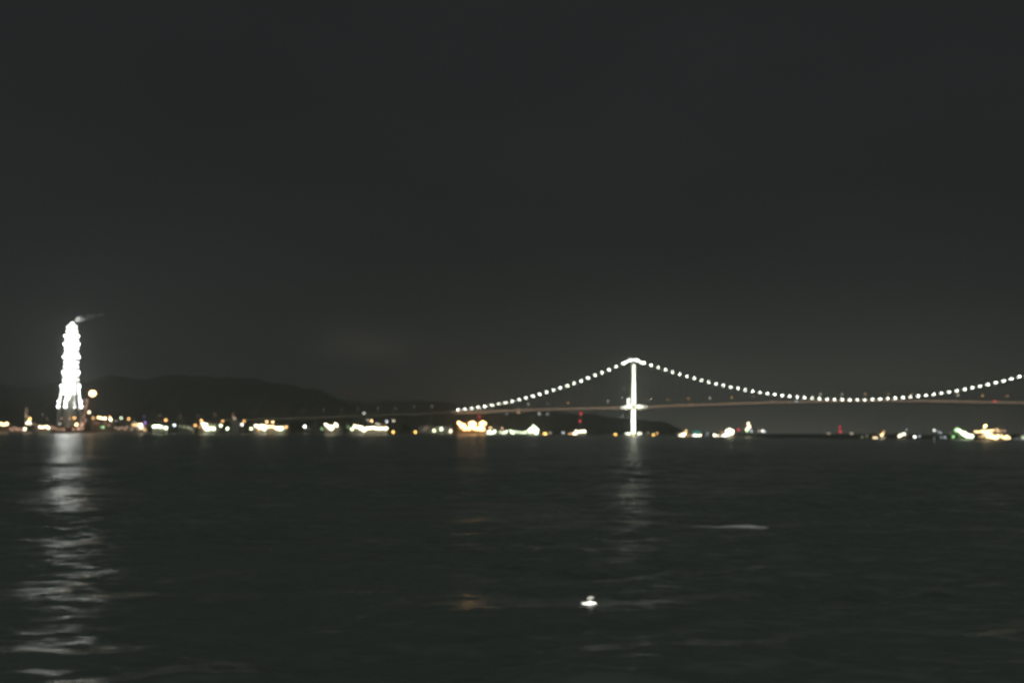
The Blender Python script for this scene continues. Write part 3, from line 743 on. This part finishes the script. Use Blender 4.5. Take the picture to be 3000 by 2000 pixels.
lone(1153, 1232, TA, .8, 'greyish white lamp, the last one right of the long terminal', size=4.6)
lone(1152, 1265, AM, 2.3, 'orange beacon at the waterline right of the long terminal', name='beacon', cat='beacon', group='amber beacons at the waterline', size=5.2, Y=1690, base=-1)
lone(1217, 1265.5, AM, 2.2, 'orange beacon at the waterline, alone in the dark middle of the shore', name='beacon', cat='beacon', group='amber beacons at the waterline', size=5, Y=1740, base=-1)
building(1226, 1322, 1248, 'dim olive warehouse faintly lit by three spaced lamps', [(1272,1261,GY,2.4,5),(1293,1256,GW,2.2,6.5),(1320,1262,WW,2.8,5.2),(1250,1252,TA,.10,6),(1243,1258,TA,.10,6)], CLAD)
# steelworks hall: the orange blaze
building(1340, 1426, 1243, 'blazing orange-white steelworks hall under the left end of the bridge', [(1344,1238,OH,3.4,7),(1349,1241,OH,3,6.5),(1352,1250,OH,3,6.5),(1359,1245,OH,3.4,7),(1364,1252,OH,3,7),(1361,1257,OH,2.4,6),(1378,1240,OH,3.6,7),(1385,1237,OH,3.6,7),(1391,1241,OH,3.4,7),(1380,1249,OH,3.4,8),(1389,1252,OH,3.4,8),(1396,1256,OH,2.6,7),(1374,1256,OH,2.6,7),(1408,1240,OH,3.2,7),(1415,1237,OH,3.4,7),(1420,1240,OH,3.2,7),(1412,1249,OH,3.2,8),(1403,1254,OH,3,7),(1416,1257,OH,3,7),(1408,1258,OH,2.6,6)], CLADB)
lone(1404, 1221, RD, .55, 'red aviation lamp directly above the steelworks hall', size=4.8, name='warning_light', cat='warning light', group='red aviation warning lights')
lone(1383, 1208, BR, .35, 'dim orange lamp under the bridge deck, left of two above the steelworks hall', size=5)
lone(1413, 1208, BR, .38, 'dim orange lamp under the bridge deck, right of two above the steelworks hall', size=5)
lone(1437, 1253, OW, 1.9, 'small orange-yellow lamp right of the steelworks hall', size=4.6)
building(1421, 1458, 1262, 'low hut lit green-white at the water, right below the steelworks', [(1426,1268,GW,2.6,5),(1431,1265,GW,2.8,5),(1437,1267,GW,2.8,5.5),(1442,1268,GW,2.8,5),(1448,1264,GW,2.6,5),(1450,1262,GW,2.2,4.5),(1434,1262,GW,2,4.5)], CLAD, wins=2)
lone(1471, 1254, BR, .75, 'pinkish orange lamp above the gap right of the green-white hut', size=4.8)
building(1464, 1488, 1262, 'small quay office with three green-white lamps on a slant', [(1466,1265,GW,1.2,4.6),(1473,1268,GW,1.8,4.6),(1479,1266,GW,2,4.6),(1484,1263,GW,2.2,4.6)], CLADG, wins=2)
building(1494, 1546, 1264, 'long jetty shed with a thin row of green-white lamps', [(1496,1261,GW,2.2,4.5),(1500,1265,GW,2.6,5),(1504,1269,GW,2.4,4.5),(1515,1265,GW,1.8,4),(1524,1266,GW,1.8,4),(1533,1267,GW,2,4.2),(1540,1265,GW,2.2,4.5),(1508,1264,GW,1.6,4)], CLADG)
# gabled, brightly lit boat hall
building(1548, 1577, 1256, 'tall gabled boat hall blazing green-white, its bright peak at the top', [(1551,1260,GW,2.8,5.5),(1556,1256,GW,3,6),(1562,1254,GW,3.2,6.5),(1563,1247,GW,2.6,4.5),(1568,1254,GW,3.2,6.5),(1574,1259,GW,3.2,6.5),(1562,1262,GW,3.2,7),(1571,1266,GW,3.2,6.5),(1572,1270,GW,2.6,5),(1552,1265,GW,2.4,5)], CLAD, roof='gable', wins=2)
for px, py, col, b_, lb in ((1519,1199,BR,.28,'dim brown lamp just over the bridge deck rail, left of the twin red lights'),(1519,1209,BR,.45,'dim brown lamp under the bridge deck, left of the twin red lights'),
                            (1580,1211,WH,.55,'small white lamp just under the bridge deck, left of the twin red lights'),(1604,1212,BW,.22,'faint grey lamp just under the bridge deck, right of the small white one'),
                            (1485,1213,BW,.14,'faintest grey lamp under the deck, above the small quay office'),(1824,1220,BW,.14,'faint grey lamp left of the lit bridge tower below the deck')):
    lone(px, py, col, b_, lb, Y=shore(px)+60 if px < 1750 else 2150, size=4.6, base=-1 if px > 1750 else None, group='faint lamps under the bridge deck')
lone(1597, 1271, AM, 2.6, 'wide orange beacon at the waterline right of the boat hall', name='beacon', cat='beacon', group='amber beacons at the waterline', size=5.4, wide=1.9, Y=2040, base=-1)
lone(1612, 1267, TA, .35, 'dim white lamp touching the wide orange beacon')
lone(1650, 1267, BW, .55, 'dim bluish white lamp midway between boat hall and twin-red mast', size=4.6, wide=1.4)
building(1678, 1720, 1266, 'low ferry pier building with a slanting run of white floodlights below the red lights', [(1669,1271,OR,1.9,4.8),(1681,1270,WW,2.6,5),(1686,1270,WW,2.8,5.5),(1688,1263,WW,2.6,5.2),(1692,1266,WW,2,4.5),(1699,1264,WW,2.6,4.8),(1705,1263,WW,2.8,5.2),(1712,1263,WW,3,6)], CLADG, wins=3, dY=20)
# red-lit chimneys
def mast(px, py_top, reds, label, Y):
    e = column(px, py_top, 3.2, label, [], CONC, Y=Y, name='factory_chimney', cat='factory chimney', group='far factory chimneys', rings=2)
    for (x_, y_, b_) in reds:
        o, q, d = lamp_glass(x_, y_, Y-2.4, RD, b_, 4.4, e, 'warning_light')
mast(1701, 1209, [(1702,1211,.85),(1699,1233,.85)], 'thin chimney with two red lights one above the other, left of the bridge tower', 2300)
mast(2461, 1248, [(2461,1250,.45),(2461,1256,.2),(2462,1264,.8)], 'short dark mast with two red lights one above the other, right of mid bridge', 1700)
mast(2163, 1256, [(2163,1258.5,.8)], 'small chimney with one red light beside the bright white plant', 1700)
mast(1020, 1149, [(1020,1150,.13)], 'far hilltop radio mast with one barely visible red light, centre left', 3800)
# right of the tower
lone(1899, 1268, TA, .2, 'faint grey lamp between bridge tower and the larger orange beacon', Y=2100, base=-1)
building(1986, 2022, 1268, 'low harbour building with a warm white blaze, left of the teal panel', [(1992,1276,WW,2.4,4.6),(1998,1273,WW,2.8,5.2),(2004,1272,WW,3,6),(2002,1277,WW,2.8,5.5),(2010,1262,OW,1.3,4.6),(2008,1268,OW,1.3,4.6),(2016,1278,OR,1.2,5),(2021,1278,OR,.7,4.5)], CLAD, wins=2, dY=15)
e = building(2028, 2054, 1268, 'harbour building with a teal glowing panel on its roof and white lamps beneath', [(2030,1278,WH,2.6,5),(2036,1275,WH,2.6,5),(2042,1277,WH,2.4,5),(2052,1276,WW,2.8,5.4),(2047,1276,WH,1.6,4)], CLAD, wins=2, dY=15)
p0, p1 = at(2031, 1262.5, 1470), at(2051, 1270, 1470)
m = MB(); m.box(p0.x-e.location.x, p1.x-e.location.x, -1.4, -.9, p1.z-e.location.z, p0.z-e.location.z); m.build('lit_panel', em(TE, .42), e)
lone(2073, 1270, BW, .16, 'dim grey lamp midway right of the teal panel', size=6)
lone(2070, 1276, BW, .14, 'very dim grey lamp below the other dim lamp right of the teal panel', size=5)
building(2088, 2110, 1272, 'tiny waterside hut with two touching yellow-white lamps', [(2093,1274,WW,2.6,4.8),(2098,1277,WW,2.8,5),(2106,1277,WW,2.2,4.8)], CLADG, wins=1, dY=12)
building(2116, 2152, 1264, 'bright plant with a big white glare cluster, left of a single red light', [(2118,1277,WH,2.8,5),(2123,1275,WH,2.6,5),(2128,1273,WH,2.6,5.5),(2130,1262,WW,3,6.5),(2137,1260,WW,3.4,8),(2145,1262,WW,3.2,7),(2137,1268,WW,3.4,8),(2145,1268,WW,2.8,6),(2131,1270,WW,3,6),(2113,1266,OR,.18,6)], CLAD, dY=18)
column(2193, 1234, 4.5, 'narrow lit tower with stacked yellow-white lamps, right of the red light', [(2192,1239,WW,2.2,4.8),(2191,1246,OW,1.1,4.4),(2196,1249,WW,2.6,5),(2191,1254,WW,2.4,5),(2187,1258,GY,2,5),(2189,1262,GR,.9,4.6)], STEEL_G, dY=30, rings=3)
lone(2201, 1262, BW, .8, 'bluish white lamp at the right foot of the narrow lit tower', size=4.6, wide=.8)
lone(2234, 1261.5, WH, 1.4, 'pale white lamp alone at the left end of the dark wooded bank', size=5, Y=1450)
lone(2240, 1264, BW, .5, 'fainter bluish lamp touching the pale white lamp by the wooded bank', size=5, Y=1450)
lone(2224, 1262, TA, .3, 'dim smudge of lamp left of the pale white lamp by the wooded bank', size=5, Y=1450)
lone(2428, 1270, TA, .22, 'dim tan lamp on the wooded bank left of the twin-red mast', size=5, wide=1.8, Y=1480)
lone(2495, 1270, TA, .26, 'dim tan lamp on the wooded bank right of the twin-red mast', size=5, wide=2.0, Y=1480)
lone(2526, 1282, GW, .35, 'dim greenish lamp at the waterside right of the wooded bank', size=4.8)
lone(2540, 1277, TA, .18, 'faint grey lamp upper right of the dim greenish waterside lamp')
building(2556, 2598, 1280, 'waterside works with an orange-white lamp and a bright white lamp under a small orange flame', [(2561,1283,OW,2.4,5),(2567,1284,WW,2.8,5.5),(2583,1285,WH,2.8,5.5),(2591,1285,WH,2.8,5.5),(2583,1274,OW,2.4,5),(2586,1271,OW,1.2,4.5),(2588.5,1265,OR,.8,4.4)], CLADG, wins=3, dY=14)
building(2630, 2652, 1274, 'small shed with a slanting pair of yellow-white lamps', [(2634,1277,WW,1.8,5),(2639,1274,WW,2.6,5),(2648,1271,GY,2.8,5),(2653,1273,TA,.3)], CLADG, wins=2, dY=25)
lone(2656, 1259, BW, .22, 'faint grey lamp high above the shed with a slanting lamp pair', size=4.4)
lone(2680, 1279, WH, 2.0, 'solitary white lamp near the water right of the slanting lamp pair', size=5)
lone(2694, 1277, BW, .3, 'faint grey lamp just right of the solitary white lamp', size=4.6)
lone(2737, 1260, WH, 1.2, 'white lamp high up, left of the green-lit conveyor', size=4.6)
lone(2755, 1267, BW, .35, 'faint grey lamp lower right of the high white lamp', size=4.6)
lone(2747, 1263, BW, .2, 'faintest grey lamp between the high white lamp and its lower neighbour')
lone(2738, 1284, BW, .65, 'grey-white lamp at the waterline below the high white lamp', size=4.6)
lone(2768, 1281.5, BW, .5, 'grey-white lamp at the waterline next to the green-lit conveyor', size=4.6)
lone(2758, 1281, BW, .25, 'faint grey lamp between the two grey-white waterline lamps')
lone(2793, 1279, GR, 1.0, 'vivid green lamp at the foot of the green-lit conveyor', size=5)
# green-lit sloping conveyor
Yc = 1100; a0, a1 = at(2800, 1258, Yc), at(2852, 1281, Yc)
cv = empty('conveyor', (a1.x, Yc, .5), 'sloping conveyor gallery lit brilliant green-white, left of the orange-lit ship', 'conveyor')
m = MB(); A, B = a0-cv.location, a1-cv.location
dd = (B-A).normalized(); upv = Vector((0, 1, 0)).cross(dd); upv = upv if upv.z > 0 else -upv
vs = [P+Vector((0, q, 0))+upv*k for P in (A, B) for q, k in ((0, 0), (4, 0), (4, 2.6), (2, 3.6), (0, 2.6))]
m.add(vs, [(0, 1, 2, 3, 4), (5, 9, 8, 7, 6)]+[(k, 5+k, 5+(k+1) % 5, (k+1) % 5) for k in range(5)]); m.build('gallery', CLAD, cv)
for k in (0.05, .35, .65):
    P = A.lerp(B, k); m = MB(); m.tube([(P.x-1.5, .4, -1), (P.x, 1, P.z)], .3, 5); m.tube([(P.x+1.5, 3.6, -1), (P.x, 3, P.z)], .3, 5); m.tube([(P.x-.8, .4, P.z*.4), (P.x+.8, 3.6, P.z*.6)], .15, 5); m.build('trestle', STEEL_G, cv)
for px, py, col, b_, s_ in ((2799,1260,GG,1.2,5.5),(2805,1259,GG,2.2,6),(2811,1261,GW,2.8,6.5),(2816,1265,GG,2.6,6.5),(2820,1269,GW,2.8,7),(2827,1267,GW,2.6,6),(2826,1274,GW,3,7),(2834,1273,GW,2.8,7),(2832,1279,GG,2.4,6),(2840,1276,GW,3,7),(2847,1275,GW,2.6,6),(2842,1280,GW,2.8,6),(2850,1280,GW,3,6.5),(2806,1252,GR,.3,5),(2805,1267,GR,.4,6),(2813,1275,GR,.35,6),(2786,1269,GR,.12,6)):
    lamp_glass(px, py, Yc-1.5, col, b_, s_*.78, cv, 'floodlight')
# orange-lit ship
Ysh = 1045; b0, b1 = at(2852, 1286, Ysh), at(2962, 1286, Ysh)
sh = empty('cargo_ship', ((b0.x+b1.x)/2, Ysh, 0), 'cargo ship ablaze with orange-white deck lights at the far right', 'ship')
Lh = (b1.x-b0.x)/2; m = MB(); vs = []; fs = []; nst = 13
for i in range(nst):
    t_ = -1+2*i/(nst-1); bw = 3.6*(1-max(0, t_)**3*.85)*(1-max(0, -t_)**6*.3); x = t_*Lh; sh_ = .5*t_*t_
    vs += [(x, -bw*.2, -1.5), (x, -bw, .6), (x+(1 if i == nst-1 else 0), -bw*1.05, 2.3+sh_), (x+(1 if i == nst-1 else 0), bw*1.05, 2.3+sh_), (x, bw, .6), (x, bw*.2, -1.5)]
for i in range(nst-1):
    for k in range(6): fs.append((i*6+k, i*6+6+k, i*6+6+(k+1) % 6, i*6+(k+1) % 6))
fs += [(0, 1, 2, 3, 4, 5), tuple((nst-1)*6+k for k in (5, 4, 3, 2, 1, 0))]
m.add(vs, fs); m.build('hull', HULLM, sh)
def sx_(px): return at(px, 1280, Ysh).x-sh.location.x
m = MB(); m.box(sx_(2872), sx_(2918), -2.8, 2.8, 2.2, 6.0); m.box(sx_(2866), sx_(2926), -3.1, 3.1, 6.0, 6.3); m.box(sx_(2878), sx_(2900), -2.4, 2.4, 6.3, 9.3); m.box(sx_(2876), sx_(2902), -2.8, 2.8, 9.3, 9.6); m.build('superstructure', STEEL_W, sh)
m = MB(); m.lathe([(1.1, 0), (1.0, 3.6), (.9, 3.7)], 12, (sx_(2908), 0, 6.3)); m.build('funnel', HULLM, sh)
m = MB(); m.tube([(sx_(2886), 0, 9.6), (sx_(2886), 0, 15)], [.25, .12], 6); m.tube([(sx_(2882), 0, 13), (sx_(2890), 0, 13)], .1, 5); m.build('mast', STEEL_W, sh)
m = MB(); m.tube([(sx_(2932), 0, 2.4), (sx_(2932), 0, 10)], [.3, .2], 6); m.tube([(sx_(2932), 0, 4), (sx_(2950), 0, 9.5)], .15, 5); m.build('derrick', STEEL_W, sh)
for k in range(6):
    m = MB(); xx = sx_(2880+k*3.6); m.box(xx-.35, xx+.35, -2.46, -2.4, 7.6, 8.5); m.build('window', em(WW, 1.2), sh)
for px, py, col, b_, s_ in ((2887,1247,OW,3.2,8),(2884,1251,OW,2.4,6),(2857,1264,OW,2.0,5),(2863,1264,OW,2.4,5.5),(2870,1264,OW,2.2,5),(2877,1263,OW,2.6,6),(2884,1263,OW,2.8,6.5),(2892,1262,OW,2.8,6),(2899,1261,OW,2.2,5),(2906,1261,OW,2.2,6),(2912,1260,OW,1.2,5),(2921,1257,OW,1.4,5),(2930,1262,OW,.6,5),(2923,1263,OW,.9,5),(2938,1260,BR,.35,5),(2945,1262,BR,.35,5),
                            (2890,1269,OW,2.4,6),(2896,1272,OW,2.6,6),(2904,1272,OW,2.2,6),(2893,1278,OW,2.6,6),(2901,1279,OW,3,7),(2910,1280,OW,3,7),(2917,1283,OW,3,6.5),(2923,1280,OW,3,7),(2925,1276,OW,2.4,6),(2878,1279,OW,.6,6),(2870,1279,OR,.35,6),(2934,1276,OW,2.4,5),(2938,1281,OW,2.8,6),(2945,1280,OW,2.8,6),(2951,1278,OW,2.6,6),(2956,1282,OW,2.8,6),(2946,1285,OW,1.6,5)):
    lamp_glass(px, py, Ysh-4.5, col, b_, s_*.78, sh, 'deck_light')
# pale quay wall right edge
building(2966, 3030, 1284, 'low pale quay building with a line of dim grey lamps at the right edge', [(2972,1287,BW,.14),(2980,1286,BW,.16),(2988,1287,BW,.2),(2995,1280,GW,.35,5.5),(2999,1285,WH,.4,6),(3002,1278,GW,.4)], CLADG, dY=5, wins=5)

# ------------------------------------------------------------------ dark trees in front of the viaduct
def tree(px, ytop, wpx, label, dY=20):
    Y = shore(px)+dY; top = at(px, ytop, Y); z0 = gz(px, Y)-.4; h = top.z-z0; r = wpx/2*Y/F
    e = empty('tree', (top.x, Y, z0), label, 'tree', 'dark trees along the shore')
    m = MB(); m.tube([(0, 0, 0), (.2, 0, h*.3), (0, .1, h*.75)], [.45, .32, .12], 7)
    for k in range(5):
        a = random.uniform(0, 6.28); z = h*random.uniform(.3, .55); m.tube([(0, 0, z), (math.cos(a)*r*.6, math.sin(a)*r*.6, z+h*.22)], [.16, .05], 5)
    m.build('trunk', BARK, e)
    m = MB(); vs = []; fs = []
    cl_ = [(Vector((random.gauss(0, r*.42), random.gauss(0, r*.42), h*random.uniform(.38, .92))), r*random.uniform(.25, .5)) for _ in range(16)]
    for _ in range(700):
        c, rr_ = random.choice(cl_); d = Vector((random.gauss(0, 1), random.gauss(0, 1), random.gauss(0, .8))); d.normalize()
        p = c+d*rr_*random.uniform(.5, 1); a = Vector((random.gauss(0, 1), random.gauss(0, 1), random.gauss(0, 1))).normalized()*.75; b2 = a.cross(d).normalized()*.6
        k = len(vs); vs += [p-a, p+b2, p+a, p-b2]; fs.append((k, k+1, k+2, k+3))
    m.add(vs, fs); m.build('crown', LEAF, e)
tree(857, 1238, 20, 'dark round-crowned tree, leftmost of the three in front of the viaduct')
tree(870, 1232, 24, 'tallest dark tree, middle one of the three in front of the viaduct')
tree(883, 1243, 16, 'smallest dark tree, rightmost of three in front of the viaduct')
tree(912, 1236, 18, 'dark tree between the lone white lamp and the viaduct pier')
tree(1050, 1231, 26, 'wide dark tree behind the left end of the long terminal', dY=60)
tree(1190, 1240, 22, 'dark tree in the unlit gap between the two orange beacons')

# ------------------------------------------------------------------ on the water
def foam(x0, x1, y, wd, nx=80, ny=8):
    xs = np.linspace(x0, x1, nx); vs = []; fs = []
    for i, x in enumerate(xs):
        t_ = i/(nx-1); env = math.sin(PI*min(1, t_*1.02))**.6*(0.12+.88*t_*t_)
        cy_ = y-.9*t_*t_+.5*noise.noise(Vector((x*.8, 0, 5)))
        w_ = wd*env*(.6+.5*abs(noise.noise(Vector((x*2.3, 1, 0)))))
        for j in range(ny):
            yy = cy_+(j/(ny-1)-.5)*w_; zz = float(waves(np.array([x]), np.array([yy]), np.array([.2]))[0])+.03+.13*math.sin(PI*j/(ny-1))*env
            vs.append((x, yy, zz))
    for i in range(nx-1):
        for j in range(ny-1): fs.append((i*ny+j, (i+1)*ny+j, (i+1)*ny+j+1, i*ny+j+1))
    b_ = MB(); b_.v = vs; b_.f = fs; return b_
q = at(2000, 1540, 60)
yy0 = 6*F/(1540-1267)
o = foam(ux(2010, yy0), ux(2238, yy0), yy0, 2.3).build('foam_streak', FOAM, smooth=True)
tag(o, 'long thin pale streak of foam on the dark water at lower right', 'foam')
dF = 6*F/(1763-1265.0)
fx = ux(1722, dF); fz = float(waves(np.array([fx]), np.array([dF]), np.array([.2]))[0])
fe = empty('glow_float', (fx, dF, fz), 'small made-up glowing white float on the dark water, lower centre right', 'made-up float')  # made-up float that glows by itself, in place of a pale gull
m = MB(); m.lathe([(.06, -.10), (.22, -.04), (.27, .03), (.25, .07), (.10, .09)], 16, (0, 0, 0), 1, .6); m.build('float', FLOATM, fe, smooth=True)
m = MB(); m.lathe([(.14, 0), (.24, .02), (.25, .045), (.18, .07), (.05, .08)], 16, (0, -.09, .0), 1, .55); m.v = [(x+.05*math.sin(z*60), y, z+.35*x*x*(1 if x > 0 else .2)+.02*math.sin(x*14)) for x, y, z in m.v]; m.build('glow_shell', em((1.0, .98, .86), 2.3), fe, smooth=True)
m = MB(); m.lathe([(.03, .0), (.11, .02), (.12, .05), (.08, .075), (.02, .085)], 14, (.085, 0, .165), 1, .7); m.v = [(x, y, z+.22*(x-.08)+.012*math.sin(x*25)) for x, y, z in m.v]; m.build('glow_top', em((1.0, .97, .82), .7), fe, smooth=True)
m = MB(); m.tube([(.075, 0, .08), (.075, 0, .2)], .02, 6); m.build('stem', FLOATM, fe)

# ------------------------------------------------------------------ plumes and haze
def vol(name, col, dens, ani=.3, noise_s=None):
    m = bpy.data.materials.new(name); m.use_nodes = True; t = m.node_tree; t.nodes.clear()
    o = t.nodes.new('ShaderNodeOutputMaterial'); v = t.nodes.new('ShaderNodeVolumePrincipled')
    v.inputs['Color'].default_value = col+(1,); v.inputs['Density'].default_value = dens; v.inputs['Anisotropy'].default_value = ani
    if noise_s:
        tcn = t.nodes.new('ShaderNodeTexCoord'); n = t.nodes.new('ShaderNodeTexNoise'); n.inputs['Scale'].default_value = noise_s; n.inputs['Detail'].default_value = 3
        t.links.new(tcn.outputs['Object'], n.inputs['Vector'])
        mr = t.nodes.new('ShaderNodeMapRange'); mr.inputs[1].default_value = .38; mr.inputs[2].default_value = .72; mr.inputs[3].default_value = 0; mr.inputs[4].default_value = dens*2
        t.links.new(n.outputs['Fac'], mr.inputs[0]); t.links.new(mr.outputs[0], v.inputs['Density'])
    t.links.new(v.outputs[0], o.inputs['Volume']); return m
def plume(pts, rad, mt, label):
    p0 = Vector(pts[0]); e = MB(); e.tube([Vector(p)-p0 for p in pts], rad, 10)
    o = e.build('smoke_plume', mt, smooth=True); o.location = p0; return tag(o, label, 'smoke', 'smoke and steam plumes', None)
plume([at(217,946,CY), at(226,938,CY), at(236,934,CY+2), at(254,929,CY+4), at(275,925,CY+7), at(305,920,CY+10)], [1.6,4.2,5.4,4.4,2.6,.8], vol('smoke', (.97,.97,.97), .35, 0.0, .08), 'thin pale smoke plume drifting right from the top of the lit chimney')
stm = vol('steam', (.9,.9,.88), .06, .2, .07)
plume([at(2575,1262,1160), at(2578,1245,1160), at(2588,1232,1162), at(2590,1222,1164)], [2.5,4,5,3], stm, 'faint steam plume rising above the waterside works with the small orange flame')
plume([at(2862,1240,1120), at(2860,1222,1120), at(2858,1205,1121), at(2856,1192,1122)], [2.5,3.4,3.2,1.5], stm, 'faint steam column rising just left of the orange-lit ship')
plume([at(2640,1232,1200), at(2662,1226,1200), at(2690,1228,1200)], [1.5,5,1.5], stm, 'faint flat wisp of steam over the shed with a slanting lamp pair')
plume([at(2700,1246,1190), at(2718,1240,1190), at(2738,1240,1190)], [1.5,5,1.5], stm, 'faint rounded puff of steam left of the green-lit conveyor')

HAZE = True
if HAZE:
    m = MB(); m.box(-7500, 7500, -60, 7300, -8, 260)
    hz = m.build('haze', vol('haze', (.86, .90, .88), 2.3e-4, .75)); tag(hz, kind='stuff')
    hz.display_type = 'WIRE'
